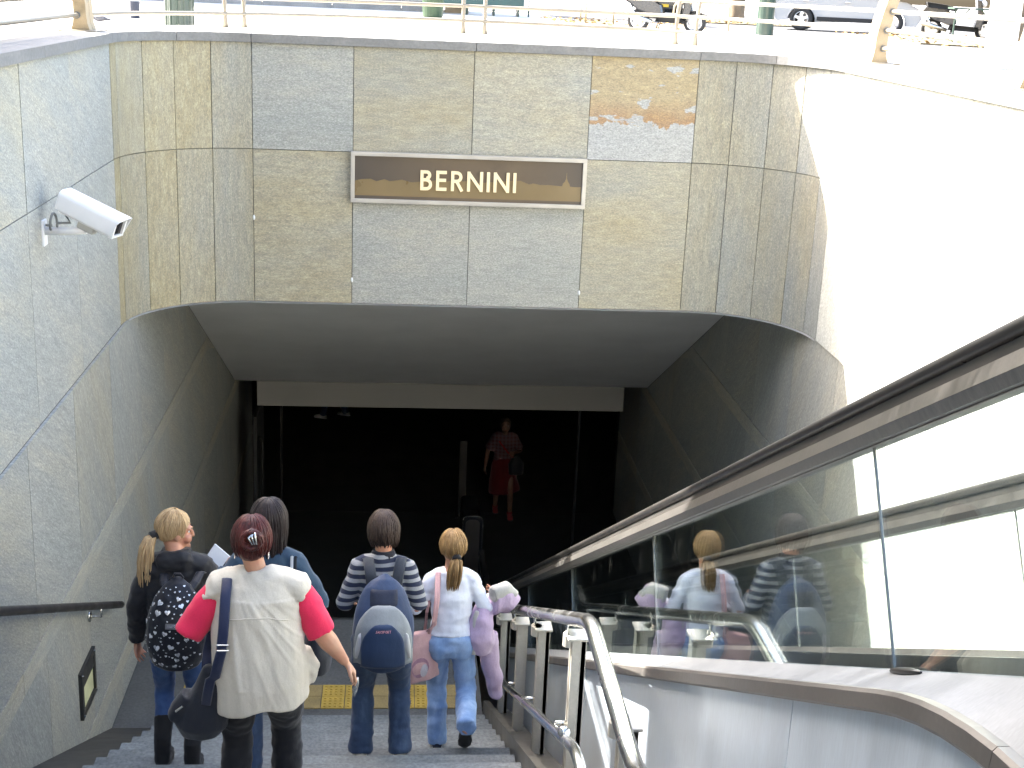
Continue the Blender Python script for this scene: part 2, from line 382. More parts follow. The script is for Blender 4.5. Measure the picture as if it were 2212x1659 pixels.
# ------------------------------------------------------------------ stairwell walls
XL, XR, YF, RC = -2.285, 3.655, 12.10, 1.0
ZTOP, ZC, ZB = -0.575, -1.490, -2.870
YC = YF - RC
def plan(kind, s):
    """point and inward normal of the upper wall in plan: 'L' s=y, 'AL' s=angle, 'F' s=x, 'AR' s=angle from the front, 'R' s=y"""
    if kind == 'L': return V((XL, s, 0)), V((1, 0, 0))
    if kind == 'AL': c = V((XL + RC, YC, 0)); d = V((-cos(s), sin(s), 0)); return c + d * RC, -d
    if kind == 'F': return V((s, YF, 0)), V((0, -1, 0))
    if kind == 'AR': c = V((XR - RC, YC, 0)); d = V((sin(s), cos(s), 0)); return c + d * RC, -d
    return V((XR, s, 0)), V((-1, 0, 0))
def panel(name, parent, S, s0, s1, z0, z1, ns, nz, mat, col, proud=0.0, thick=0.03, length=None):
    """one stone slab: curved front grid with a rim that runs back into the joint"""
    vs, fs, uv = [], [], []
    L = length if length else abs(s1 - s0)
    for j in range(nz + 1):
        for i in range(ns + 1):
            s = s0 + (s1 - s0) * i / ns; z = z0 + (z1 - z0) * j / nz
            p, n = S(s, z); vs.append(p + n * proud); uv.append((L * i / ns, (z1 - z0) * j / nz))
    W = ns + 1
    for j in range(nz):
        for i in range(ns): fs.append((j * W + i, j * W + i + 1, (j + 1) * W + i + 1, (j + 1) * W + i))
    rim = [i for i in range(W)] + [j * W + ns for j in range(1, nz + 1)] + [nz * W + i for i in range(ns - 1, -1, -1)] + [j * W for j in range(nz - 1, 0, -1)]
    b = len(vs)
    for q in rim:
        j, i = divmod(q, W); p, n = S(s0 + (s1 - s0) * i / ns, z0 + (z1 - z0) * j / nz)
        vs.append(p + n * (proud - thick)); uv.append(uv[q])
    m = len(rim)
    for k in range(m): fs.append((rim[k], b + k, b + (k + 1) % m, rim[(k + 1) % m]))
    me = bpy.data.meshes.new(name); me.from_pydata([tuple(p) for p in vs], [], fs)
    ul = me.uv_layers.new(name='UVMap')
    for l in me.loops: ul.data[l.index].uv = uv[l.vertex_index]
    o = link(name, me, mat, parent); o.color = (col[0], col[1], col[2], 1)
    bm = bmesh.new(); bm.from_mesh(me); bmesh.ops.recalc_face_normals(bm, faces=bm.faces[:])
    # make the front look towards the pit
    f0 = bm.faces[:][0]
    if f0.normal.dot(S((s0 + s1) / 2, (z0 + z1) / 2)[1]) < 0: bmesh.ops.reverse_faces(bm, faces=bm.faces[:])
    bm.to_mesh(me); bm.free()
    return o
G = 0.0031
def upanel(parent, kind, s0, s1, z0, z1, col, mat='stone'):
    S = lambda s, z: (lambda q: (q[0] + V((0, 0, z)), q[1]))(plan(kind, s))
    arc = kind in ('AL', 'AR'); g = G
    return panel('stone_panel', parent, S, s0 + g, s1 - g, z0 + G, z1 - G, 5 if arc else 1, 1, M[mat], col, proud=rnd.uniform(-0.0015, 0.002), length=abs(s1 - s0) * (RC if arc else 1))
def backing(parent, pts, z0, z1, name, off=0.022, depth=0.25):
    """solid wall behind the slabs: a strip in plan (list of point, normal) with real thickness"""
    mb = MB(); n = len(pts)
    fr = [p - nn * off for p, nn in pts]; bk = [p - nn * (off + depth) for p, nn in pts]
    vs = []
    for z in (z0, z1): vs += [p + V((0, 0, z)) for p in fr] + [p + V((0, 0, z)) for p in bk]
    fs = []
    for i in range(n - 1):
        fs += [(i, i + 1, 2 * n + i + 1, 2 * n + i), (n + i + 1, n + i, 3 * n + i, 3 * n + i + 1), (2 * n + i, 2 * n + i + 1, 3 * n + i + 1, 3 * n + i), (i + 1, i, n + i, n + i + 1)]
    fs += [(0, 2 * n, 3 * n, n), (n - 1, 2 * n - 1, 4 * n - 1, 3 * n - 1)]
    return mb.add(vs, fs).obj(name, M['joint'], parent)

left_wall = thing('stone_wall', (XL, 5, -3.6), 'left wall of the stairwell clad in pale grey stone slabs, with a dark handrail along it', 'wall')
right_wall = thing('stone_wall', (XR, 5, -3.6), 'sunlit wall of the stairwell beyond the escalator, stone colour lightened for extra bounce light', 'wall')
portal = thing('portal_wall', (0.67, YF, -1.7), 'shaded stone wall with rounded corners over the underpass entrance, carrying the name sign', 'wall')

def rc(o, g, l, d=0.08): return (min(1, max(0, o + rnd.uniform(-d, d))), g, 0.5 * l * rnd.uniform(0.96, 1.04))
# left upper wall
ys = [-2.0, -0.2, 1.0, 2.25, 3.5, 4.75, 6.0, 7.25, 8.47, 9.73, YC]
for i in range(len(ys) - 1):
    o1 = 0.38 if i in (6, 7) else 0.12
    upanel(left_wall, 'L', ys[i], ys[i + 1], ZC, ZTOP, rc(o1, 0.25, 1.10, 0.03))
    upanel(left_wall, 'L', ys[i], ys[i + 1], ZB, ZC, rc(0.26 if i in (7,) else 0.12, 0.3, 1.08, 0.03))
backing(left_wall, [plan('L', -2.0), plan('L', YC)], ZB - 0.01, ZTOP, 'core')
# portal: left corner, front, right corner
al = [0, 9, 32, 51, 70, 90]; cl1 = [0.95, 0.72, 0.88, 0.9, 0.55]; cl2 = [0.98, 0.68, 0.92, 0.86, 0.62]
for i in range(5):
    a, b = radians(al[i]), radians(al[i + 1])
    upanel(portal, 'AL', a, b, ZC, ZTOP, rc(cl1[i], 1, 1.0, 0.03)); upanel(portal, 'AL', a, b, ZB, ZC, rc(cl2[i], 1, 0.98, 0.03))
fx = [XL + RC, -0.405, 0.650, 1.692, XR - RC]
for i, o in enumerate((0.04, 0.62, 0.50, None)):
    if o is None: upanel(portal, 'F', fx[i], fx[i + 1], ZC, ZTOP, (0.6, 0, 0.5), 'stone_rust')
    else: upanel(portal, 'F', fx[i], fx[i + 1], ZC, ZTOP, rc(o, 0, 0.97 if i == 0 else 1.0, 0.02))
upanel(portal, 'F', fx[0], fx[1], ZB, ZC, (0.70, 0, 0.5)); upanel(portal, 'F', fx[3], fx[4], ZB, ZC, (0.60, 0, 0.5))
upanel(portal, 'F', fx[1], fx[2], ZB, -1.935, (0.03, 0, 0.49)); upanel(portal, 'F', fx[2], fx[3], ZB, -1.935, (0.0, 0, 0.5))
ar = [0, 19, 38, 57, 75, 90]; cr1 = [0.55, 0.36, 0.5, 0.28, 0.1]; cr2 = [0.5, 0.36, 0.48, 0.42, 0.12]
for i in range(5):
    a, b = radians(ar[i]), radians(ar[i + 1])
    upanel(portal, 'AR', a, b, ZC, ZTOP, rc(cr1[i], 1, 0.95, 0.03)); upanel(portal, 'AR', a, b, ZB, ZC, rc(cr2[i], 1, 0.92, 0.03))
pp = [plan('AL', radians(a)) for a in range(0, 91, 6)] + [plan('AR', radians(a)) for a in range(0, 91, 6)]
backing(portal, pp, ZB - 0.004, ZTOP, 'core', depth=0.2)
# right upper wall
for i in range(len(ys) - 1):
    upanel(right_wall, 'R', ys[i], ys[i + 1], ZC, ZTOP, rc(0.0, 0.8, 1.65)); upanel(right_wall, 'R', ys[i], ys[i + 1], ZB, ZC, rc(0.0, 0.8, 1.65))  # slab colour raised on this side: sun glare and extra bounce light
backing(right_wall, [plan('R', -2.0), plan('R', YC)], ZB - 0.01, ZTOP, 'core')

# lower walls: upright, running on below the portal under the sloping soffit
YS0, YS1 = 12.33, 18.55
def z_soffit(y): return -2.385 - 0.511 * (max(min(y, YS1), YS0) - YS0)
def lower(side, y, z): return -2.262 if side < 0 else 3.678
def SL(side):
    def S(y, z):
        z = min(z, z_soffit(y) - 0.004) if y > YF else z
        x = lower(side, y, z); e = 0.02
        dx_y = (lower(side, y + e, z) - lower(side, y - e, z)) / (2 * e); dx_z = (lower(side, y, z + e) - lower(side, y, z - e)) / (2 * e)
        n = V((1, -dx_y, -dx_z)) if side < 0 else V((-1, dx_y, dx_z))
        return V((x, y, z)), n.normalized()
    return S
zrows = [(ZB, -1.49, 1), (-4.22, ZB, 1), (-4.38, -4.22, 0), (-5.58, -4.38, 1), (-5.74, -5.58, 0), (-6.95, -5.74, 1), (-7.11, -6.95, 0), (-8.5, -7.11, 1)]
def stair_z(y): return -3.66 if y < 5.3 else max(-5.98, -3.66 - 0.4737 * (y - 5.3)) if y < 11.9 else max(-8.4, -5.98 - 0.494 * (y - 11.9))
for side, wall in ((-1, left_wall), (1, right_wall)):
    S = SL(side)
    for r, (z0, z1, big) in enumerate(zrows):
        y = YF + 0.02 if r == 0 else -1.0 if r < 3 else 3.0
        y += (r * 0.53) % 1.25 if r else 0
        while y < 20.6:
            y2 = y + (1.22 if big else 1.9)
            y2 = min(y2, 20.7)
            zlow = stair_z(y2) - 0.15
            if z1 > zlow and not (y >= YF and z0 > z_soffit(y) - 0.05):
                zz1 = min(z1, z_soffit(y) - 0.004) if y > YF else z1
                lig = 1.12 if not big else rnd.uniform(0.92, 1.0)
                col = (rnd.choice((0.10, 0.14, 0.20)) if big else 0.36, rnd.choice((0.35, 0.65)) if big else 0.0, 0.5 * lig * (1.5 if side > 0 and y < 8.6 else 1.05))  # right slabs near the viewer get a lighter colour for the sunlit stretch
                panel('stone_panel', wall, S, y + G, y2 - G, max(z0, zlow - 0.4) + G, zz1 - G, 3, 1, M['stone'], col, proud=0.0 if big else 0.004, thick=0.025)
            y = y2
    # core behind the lower slabs
    mb = MB(); rows = []
    for i in range(60):
        y = -2.0 + i * (23.0 / 59); zt = ZB if y < YF else z_soffit(y) + 0.3; col_ = []
        for j in range(9):
            z = zt + (-8.8 - zt) * (j / 8); col_.append(V((lower(side, y, z) + side * 0.022, y, z)))
        rows.append(col_)
    vs = [p for c in rows for p in c]; fs = [(i * 9 + j, i * 9 + j + 1, (i + 1) * 9 + j + 1, (i + 1) * 9 + j) for i in range(59) for j in range(8)]
    n0 = len(vs); vs += [p + V((side * 0.22, 0, 0)) for p in vs]; fs += [tuple(n0 + q for q in reversed(f)) for f in fs]
    mb.add(vs, fs).obj('lower_core', M['joint'], wall)

# coping stones round the edge of the well
def coping_run(parent, kind, s_list, n):
    for s0, s1 in zip(s_list[:-1], s_list[1:]):
        g = 0.003; mb = MB(); vs = []
        prof = [(0.03, -0.5), (0.03, -0.575), (-0.36, -0.575), (-0.36, -0.5)]
        for i in range(n + 1):
            p, nn = plan(kind, s0 + g + (s1 - s0 - 2 * g) * i / n)
            vs += [p + nn * a + V((0, 0, z)) for a, z in prof]
        fs = [(i * 4 + j, i * 4 + (j + 1) % 4, i * 4 + 4 + (j + 1) % 4, i * 4 + 4 + j) for i in range(n) for j in range(4)] + [(0, 1, 2, 3), (n * 4 + 3, n * 4 + 2, n * 4 + 1, n * 4)]
        mb.add(vs, fs).obj('coping_stone', M['coping'], parent)
coping_run(left_wall, 'L', [-2.0, 0.2, 2.4, 4.6, 6.8, 9.0, YC], 1)
coping_run(portal, 'AL', [0, radians(52), radians(90)], 8)
coping_run(portal, 'F', [XL + RC, 0.66, XR - RC], 1)
coping_run(portal, 'AR', [0, radians(40), radians(90)], 8)
coping_run(right_wall, 'R', [-2.0, 0.2, 2.4, 4.6, 6.8, 9.0, YC], 1)
# raised terrace behind the coping (paved top of the parapet), real slab down to the street
ZS = -1.15
mb = MB(); inner = [plan('L', -2.0)[0]] + [plan('AL', radians(a))[0] for a in range(0, 91, 6)] + [plan('AR', radians(a))[0] for a in range(0, 91, 6)] + [plan('R', -2.0)[0]]
nor = [plan('L', 0)[1]] + [plan('AL', radians(a))[1] for a in range(0, 91, 6)] + [plan('AR', radians(a))[1] for a in range(0, 91, 6)] + [plan('R', 0)[1]]
inn = [p - n * 0.362 for p, n in zip(inner, nor)]
oc_ = V((0.67, 11.2, 0)); RO = 3.47
out = [V((-3.18, -2.0, 0))] + [oc_ + V((-RO * cos(a), RO * sin(a), 0)) for a in [pi * i / 31 for i in range(32)]] + [V((4.52, -2.0, 0))]
n = len(inn); assert len(out) == n, (len(out), n)
zt, zb = -0.506, ZS - 0.3
vs = [p + V((0, 0, zt)) for p in inn] + [p + V((0, 0, zt)) for p in out] + [p + V((0, 0, zb)) for p in inn] + [p + V((0, 0, zb)) for p in out]
fs = []
for i in range(n - 1):
    fs += [(i, i + 1, n + i + 1, n + i), (2 * n + i + 1, 2 * n + i, 3 * n + i, 3 * n + i + 1), (n + i, n + i + 1, 3 * n + i + 1, 3 * n + i), (i + 1, i, 2 * n + i, 2 * n + i + 1)]
fs += [(0, n, 3 * n, 2 * n), (n - 1, 3 * n - 1, 4 * n - 1, 2 * n - 1)]
mb.add(vs, fs); tag(mb.obj('terrace', M['terrace']), kind='structure')

# soffit of the underpass, box beam, concourse
mb = MB(); vs = []
ya = YS0 + 0.06
mb.prism([(-2.26, ya, z_soffit(ya)), (-2.26, YS1, z_soffit(YS1)), (-2.26, YS1, z_soffit(YS1) + 0.6), (-2.26, ya, z_soffit(ya) + 0.6)], (5.936, 0, 0))
tag(mb.obj('soffit', M['soffit']), kind='structure')
# lip of the soffit under the rounded corners
mb = MB(); vs = [p + V((0, 0, -2.882)) - n * 0.0 for p, n in pp]; k = len(vs)
vs += [V((p.x, 12.22, -2.882)) for p in vs]
vs += [q + V((0, 0, 0.008)) for q in vs]
mb.add(vs, [(i, i + 1, k + i + 1, k + i) for i in range(k - 1)] + [(2 * k + i + 1, 2 * k + i, 3 * k + i, 3 * k + i + 1) for i in range(k - 1)])
mb.obj('drip_edge', M['soffit'], portal)
bz = z_soffit(YS1)
beam = MB().bbox((0.695, 18.76, bz - 0.20), (5.31, 0.34, 0.37), 0.008).obj('shutter_box', M['beam'])
tag(beam, 'long pale roller shutter box under the end of the sloping ceiling', 'shutter box')
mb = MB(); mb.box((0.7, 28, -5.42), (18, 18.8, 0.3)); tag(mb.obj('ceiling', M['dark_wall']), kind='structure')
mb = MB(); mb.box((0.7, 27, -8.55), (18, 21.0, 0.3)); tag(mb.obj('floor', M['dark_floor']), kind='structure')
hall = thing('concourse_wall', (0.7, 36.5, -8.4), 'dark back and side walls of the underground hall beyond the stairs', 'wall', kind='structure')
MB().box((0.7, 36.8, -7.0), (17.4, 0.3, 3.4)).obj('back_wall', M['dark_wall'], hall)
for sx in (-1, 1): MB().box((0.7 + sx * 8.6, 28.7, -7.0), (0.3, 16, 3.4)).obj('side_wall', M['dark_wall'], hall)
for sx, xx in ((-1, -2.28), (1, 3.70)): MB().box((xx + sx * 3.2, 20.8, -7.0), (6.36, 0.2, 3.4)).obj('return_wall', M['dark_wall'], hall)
MB().box((0.7, 20.62, -8.397), (5.4, 0.03, 0.010)).obj('threshold_strip', M['door_metal'], hall)
for sx, lab in ((-1.66, 'thin dark metal door post at the foot of the left tunnel wall'), (2.785, 'thin dark metal door post on the escalator side of the tunnel mouth')):
    mb = MB().box((sx, 19.1, -7.2), (0.035, 0.07, 2.5)); tag(mb.obj('door_post', M['door_metal']), lab, 'door post')
t = thing('door_leaf', (-1.85, 18.95, -8.4), 'open dark door leaf with long pull handle by the left tunnel wall', 'door')
MB().box((-1.95, 18.7, -7.2), (0.045, 1.0, 2.4)).obj('leaf', M['dark_wall'], t)
hb = MB().tube([(-1.92, 18.4, -6.35), (-1.87, 18.38, -6.42), (-1.87, 18.3, -6.9), (-1.87, 18.28, -7.4), (-1.92, 18.26, -7.45)], 0.018, 8).obj('handle', M['door_metal'], t, True)

# stairs
stairs = thing('stairs', (-0.49, 8, -5.2), 'flight of grey granite steps going down into the underpass', 'stairs', kind='structure')
XS0, XS1, RIS, TR = -1.78, 0.80, 2.32 / 14, 0.35
def step(y0, z, x0, x1, tread=TR, ris=RIS):
    mb = MB(); mb.bbox(((x0 + x1) / 2 + rnd.uniform(-0.004, 0.004), y0 + tread / 2, z - 0.105), (x1 - x0, tread + 0.028, 0.21), 0.007)
    return mb
for j in range(1, 14): step(5.3 + TR * (j - 1) + 0.001, -3.66 - RIS * j, XS0, XS1).obj('step', M['step'], stairs)
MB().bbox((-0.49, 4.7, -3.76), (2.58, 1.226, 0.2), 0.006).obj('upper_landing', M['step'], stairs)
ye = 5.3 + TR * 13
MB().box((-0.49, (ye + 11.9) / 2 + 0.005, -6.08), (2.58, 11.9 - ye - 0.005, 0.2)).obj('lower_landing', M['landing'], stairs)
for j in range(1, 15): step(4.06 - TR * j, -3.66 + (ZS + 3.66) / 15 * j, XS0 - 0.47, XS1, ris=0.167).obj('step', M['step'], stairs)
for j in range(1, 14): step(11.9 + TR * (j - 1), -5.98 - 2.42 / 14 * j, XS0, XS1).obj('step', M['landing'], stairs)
for k in range(13):
    x = XS0 + 0.0 + k * 0.2; 
    if x + 0.2 > XS1: break
    for r in range(2):
        t = MB(); cx_, cy_ = x + 0.1, 10.24 + 0.1 + r * 0.2
        t.bbox((cx_, cy_, -5.976), (0.194, 0.194, 0.012), 0.003)
        if k % 3 != 2:
            for q in range(4):
                for p in range(4): t.bbox((cx_ - 0.066 + 0.044 * q, cy_ - 0.066 + 0.044 * p, -5.968), (0.022, 0.022, 0.010), 0.003)
        t.obj('tactile_tile', M['tactile' if k % 3 != 2 else 'tactile_base'], stairs)
# skirting beside the steps (left) and stringer (right)
sk = thing('ledge', (-2.0, 8, -5), 'dark brown sloping ledge between the steps and the foot of the left wall', 'skirting')
def slope_poly(x, ya, yb, up, dn): return [(x, ya, stair_z(ya) + up), (x, yb, stair_z(yb) + up), (x, yb, stair_z(yb) - dn), (x, ya, stair_z(ya) - dn)]
MB().prism(slope_poly(-2.258, 5.3, 9.945, -0.115, 0.5), (0.475, 0, 0)).obj('sloping_ledge', M['skirt'], sk)
MB().box((-2.02, 4.68, -3.78), (0.476, 1.235, 0.22)).obj('landing_board', M['skirt'], sk)
MB().box((-2.02, 10.925, -6.081), (0.476, 1.95, 0.2)).obj('landing_edge', M['landing'], sk)
stg = thing('stringer', (0.88, 8, -5), 'brown metal stringer along the open side of the steps under the railing posts', 'stringer')
MB().prism(slope_poly(0.805, 5.28, 10.2, 0.10, 0.45), (0.05, 0, 0)).obj('sloping_board', M['stringer'], stg)
MB().prism(slope_poly(0.858, 5.28, 10.2, 0.02, 0.45), (0.16, 0, 0)).obj('sloping_ledge', M['stringer'], stg)
MB().box((0.83, 4.62, -3.72), (0.05, 1.30, 0.32)).obj('landing_board', M['stringer'], stg)
MB().box((0.94, 4.62, -3.80), (0.16, 1.30, 0.32)).obj('landing_ledge', M['stringer'], stg)
# ------------------------------------------------------------------ escalator
esc = thing('escalator', (1.8, 8, -4.6), 'escalator beside the steps with glass balustrades, black handrails and a pale steel side', 'escalator')
ES = 0.52
def epath(c, x, y0=-0.6, y1=15.8, flat=1.75, endflat=1.3, n=5):
    """path of constant offset c above the escalator plane: flat, eased, sloping, eased, flat"""
    pts = []; R = 0.45
    def zz(y):
        y2 = 15.8
        if y <= flat - R: return c - ES * flat
        if y < flat + R: u = y - (flat - R); return c - ES * flat - ES * u * u / (4 * R)
        if y <= y2 - R: return c - ES * y
        if y < y2 + R: u = (y2 + R) - y; return c - ES * y2 + ES * u * u / (4 * R) * 1.0
        return c - ES * y2
    ysamp = [y0, flat - R] + [flat - R + 2 * R * i / n for i in range(1, n + 1)] + [5, 8, 11, y1 - R] + [y1 - R + 2 * R * i / n for i in range(1, n + 1)] + [y1 + endflat]
    return [V((x, y, zz(y))) for y in ysamp], zz
XN, XFAR = 1.25, 2.40
def rrect(w, h, r=0.3, n=4, cx=0, cz=0):
    r = r * min(w, h); out = []
    for a0, sx, sz in ((0, 1, 1), (90, -1, 1), (180, -1, -1), (270, 1, -1)):
        for k in range(n + 1):
            a = radians(a0 + 90 * k / n); out.append((cx + sx * (w / 2 - r) + r * cos(a), cz + sz * (h / 2 - r) + r * sin(a)))
    return out
for side, x in ((-1, XN), (1, XFAR)):
    p, zf = epath(0.685, x)
    # moving handrail: flattened C-section, then the return round the newel at the bottom
    hr = MB().sweep(p, rrect(0.085, 0.042, 0.48)).obj('handrail', M['rubber'], esc); smooth_by_angle(hr, 50)
    g = MB().sweep(epath(0.648, x)[0], rrect(0.05, 0.035, 0.1, 1)).obj('handrail_guide', M['skirt' if side < 0 else 'profile_dark'], esc)
    pr = MB().sweep(epath(0.600, x)[0], [(-0.036, 0.03), (0.036, 0.03), (0.048, -0.012), (0.030, -0.040), (-0.030, -0.040), (-0.048, -0.012)]).obj('glass_cap_rail', M['profile' if side < 0 else 'profile_dark'], esc)
    MB().sweep(epath(0.562, x)[0], rrect(0.030, 0.012, 0.1, 1)).obj('cap_strip', M['trim'], esc)
    # glass panes with joints square to the slope
    yj = [-0.5, 1.3, 3.06, 5.72, 8.35, 11.0, 13.6, 16.6] if side < 0 else [-0.5, 1.9, 4.5, 7.1, 9.7, 12.3, 16.6]
    zt = epath(0.563, x)[1]; zl = epath(-0.105, x)[1]
    for a, b in zip(yj[:-1], yj[1:]):
        mb = MB(); m = 8; ga = 0.006
        sk_ = lambda y: 0.0 if y < 1.5 or y > 15 else 0.25 * 0.67
        top = [V((x, a + ga + sk_(a) + (b + sk_(b) - a - sk_(a) - 2 * ga) * i / m, 0)) for i in range(m + 1)]
        bot = [V((x, a + ga - sk_(a) + (b - sk_(b) - a + sk_(a) - 2 * ga) * i / m, 0)) for i in range(m + 1)]
        for q in top: q.z = zt(q.y)
        for q in bot: q.z = zl(q.y)
        poly = bot + top[::-1]; W = m + 1
        vs = [q + V((-0.006, 0, 0)) for q in bot + top] + [q + V((0.006, 0, 0)) for q in bot + top]
        fs = []
        for i in range(m): fs += [(i, i + 1, W + i + 1, W + i), (2 * W + i + 1, 2 * W + i, 3 * W + i, 3 * W + i + 1), (W + i, W + i + 1, 3 * W + i + 1, 3 * W + i), (i + 1, i, 2 * W + i, 2 * W + i + 1)]
        fs += [(0, W, 3 * W, 2 * W), (m, 2 * W + m, 3 * W + m, W + m)]
        o = mb.add(vs, fs).obj('glass_pane', M['glass'], esc)
        e = MB().tube([bot[-1] + V((0, ga, 0.0)), top[-1] + V((0, ga, 0))], 0.0045, 6).obj('pane_seal', M['profile'], esc)
# near deck: outer trim that levels out towards the top while the glass keeps to the slope
def trim_z(y):
    if y > 2.65: return -0.128 - ES * y
    return -0.128 - ES * (2.2 + (max(y, 1.75) - 1.75) ** 2 / 1.8)
yy = [-0.6, 0.6, 1.75] + [1.75 + 0.9 * i / 8 for i in range(1, 9)] + [4, 6, 8, 10, 12, 15.4]
zg = epath(-0.078, XN)[1]
XT = 1.125
yd = sorted(set(yy + [0.0, 1.2, 1.5] + [1.75 + 0.9 * i / 24 for i in range(25)] + [2.9, 3.4])); nc = 6
mb = MB(); k = len(yd); vs = []
for y in yd:
    A = V((XT + 0.01, y, trim_z(y) - 0.002)); B = V((XN, y, zg(y)))
    for i in range(nc + 1): vs.append(A.lerp(B, i / nc))
W_ = nc + 1
mb.add(vs, [(i * W_ + j, i * W_ + j + 1, (i + 1) * W_ + j + 1, (i + 1) * W_ + j) for i in range(k - 1) for j in range(nc)])
n0 = len(mb.v); mb.add([p + V((0, 0, -0.045)) for p in vs], [((i + 1) * W_ + j, (i + 1) * W_ + j + 1, i * W_ + j + 1, i * W_ + j) for i in range(k - 1) for j in range(nc)])
mb.obj('near_deck', M['deck'], esc, True)
for a, b in ((0, 5), (5, len(yy) - 1)):
    pth = [V((XT, y, trim_z(y))) for y in yy[a:b + 1]]; pth[0] = pth[0] + V((0, 0.002, 0))
    o = MB().sweep(pth, [(-0.020, -0.006), (-0.012, 0.004), (0.012, 0.004), (0.012, -0.055), (-0.016, -0.055), (-0.022, -0.046)]).obj('deck_trim', M['trim'], esc)
mb = MB().ball((1.232, 2.80, zg(2.80) - 0.004), (0.016, 0.10, 0.010), 14, 8, frame((0, 1, -0.52))); mb.obj('handrail_inlet', M['rubber'], esc, True)
# side cladding, three big steel sheets
def cz0(y): return min(-3.6, stair_z(y) - 0.3) if y > 4 else -3.7
for a, b in ((-0.6, 1.2), (1.2, 3.28), (3.28, 6.9), (6.9, 10.5), (10.5, 15.3)):
    ysn = [y for y in yy if a < y < b]; ysn = [a + 0.003] + ysn + [b - 0.003]
    poly = [(XT + 0.006, y, trim_z(y) - 0.054) for y in ysn] + [(XT + 0.006, y, cz0(y) - 0.9) for y in reversed(ysn)]
    MB().prism(poly, (0.02, 0, 0)).obj('side_sheet', M['cladding'], esc)
# far deck against the right wall
pth = epath(-0.10, 2.42)[0]; MB().sweep(pth, [(-0.02, 0.0), (1.25, 0.0), (1.25, -0.1), (-0.02, -0.1)]).obj('far_deck', M['deck'], esc)
for xx in (XN + 0.06, XFAR - 0.06):
    MB().sweep(epath(-0.20, xx)[0], [(-0.012, -0.10), (0.012, -0.10), (0.012, 0.16), (-0.012, 0.16)]).obj('skirt_panel', M['profile'], esc)
mb = MB()
for i in range(36):
    y = 1.4 + i * 0.40; z = epath(-0.22, 0)[1](y + 0.2)
    mb.box((1.825, y + 0.2, z - 0.10), (1.0, 0.398, 0.2))
so = mb.obj('escalator_steps', M['esc_step'], esc); so['kind'] = 'stuff'
# bottom newel of the near balustrade
nz = epath(0.685, XN)[1](16.2); mb = MB()
prof = [(XN + 0.6 * 0 + 0.0, 0)]
def newel(x0, yb, zb_, w, h):
    n = 10; pts = [(x0 - w / 2, yb, zb_)] + [(x0 - w / 2 + 0.07 - 0.07 * cos(radians(90 * i / n)), yb, zb_ + h - 0.07 + 0.07 * sin(radians(90 * i / n))) for i in range(n + 1)]
    pts += [(x0 + w / 2 - 0.07 + 0.07 * sin(radians(90 * i / n)), yb, zb_ + h - 0.07 + 0.07 * cos(radians(90 * i / n))) for i in range(n + 1)] + [(x0 + w / 2, yb, zb_)]
    return pts
t = thing('ticket_gate', (1.13, 17.5, -8.4), 'dark rounded gate cabinet with a bright steel rim at the foot of the escalator', 'gate')
MB().prism(newel(1.13, 17.5, -8.4, 0.28, 1.22), (0, 0.8, 0)).obj('cabinet', M['cam_dark'], t)
MB().prism(newel(1.13, 17.485, -8.35, 0.20, 1.12), (0, 0.012, 0)).obj('front_panel', M['skirt'], t)
rim = newel(1.13, 17.48, -8.4, 0.28, 1.225); MB().tube(rim, 0.009, 6, True).obj('rim', M['steel'], t)
MB().box((1.15, 17.6, -7.172), (0.12, 0.2, 0.012)).obj('top_plate', M['steel'], t)
t = thing('post', (1.13, 20.5, -8.4), 'slim grey column standing on the dark floor left of the woman in the red skirt', 'post')
MB().bbox((1.13, 20.5, -7.74), (0.12, 0.12, 1.32), 0.02).obj('shaft', M['skirt'], t)
MB().bbox((1.13, 20.5, -8.39), (0.22, 0.22, 0.02), 0.004).obj('foot_plate', M['door_metal'], t)

# ------------------------------------------------------------------ steel railing of the steps
rail = thing('stair_railing', (0.9, 6, -4.2), 'stainless steel railing with two tubes on flat posts between the steps and the escalator', 'railing')
def rz_(c):
    def f(y): return c - 0.474 * 5.3 if 4.12 < y < 5.3 else (c - 0.474 * y if y >= 5.3 else c - 0.474 * 5.3 + 0.474 * (4.12 - y))
    return f
def fillet(pts, r=0.1, n=5):
    out = [V(pts[0])]
    for a, b, c in zip(pts[:-2], pts[1:-1], pts[2:]):
        a, b, c = V(a), V(b), V(c); u = (a - b).normalized(); w = (c - b).normalized()
        p0 = b + u * r; p1 = b + w * r
        for i in range(n + 1):
            t = i / n; out.append((p0 * (1 - t) + b * t) * (1 - t) + (b * (1 - t) + p1 * t) * t)
    out.append(V(pts[-1])); return out
f1, f2 = rz_(-0.155), rz_(-0.745)
def railpath(x, f, dy=0.0, y0=2.2, y1=10.1): return fillet([(x, y0, f(y0)), (x, 4.12 + dy, f(4.13)), (x, 5.3 + dy, f(5.3)), (x, y1, f(y1)), (x, y1 + 0.35, f(y1))], 0.14)
MB().tube(railpath(0.88, f1), 0.035, 20).obj('upper_tube', M['steel'], rail, True)
MB().tube(railpath(0.835, f2, -0.08), 0.026, 16).obj('lower_tube', M['steel'], rail, True)
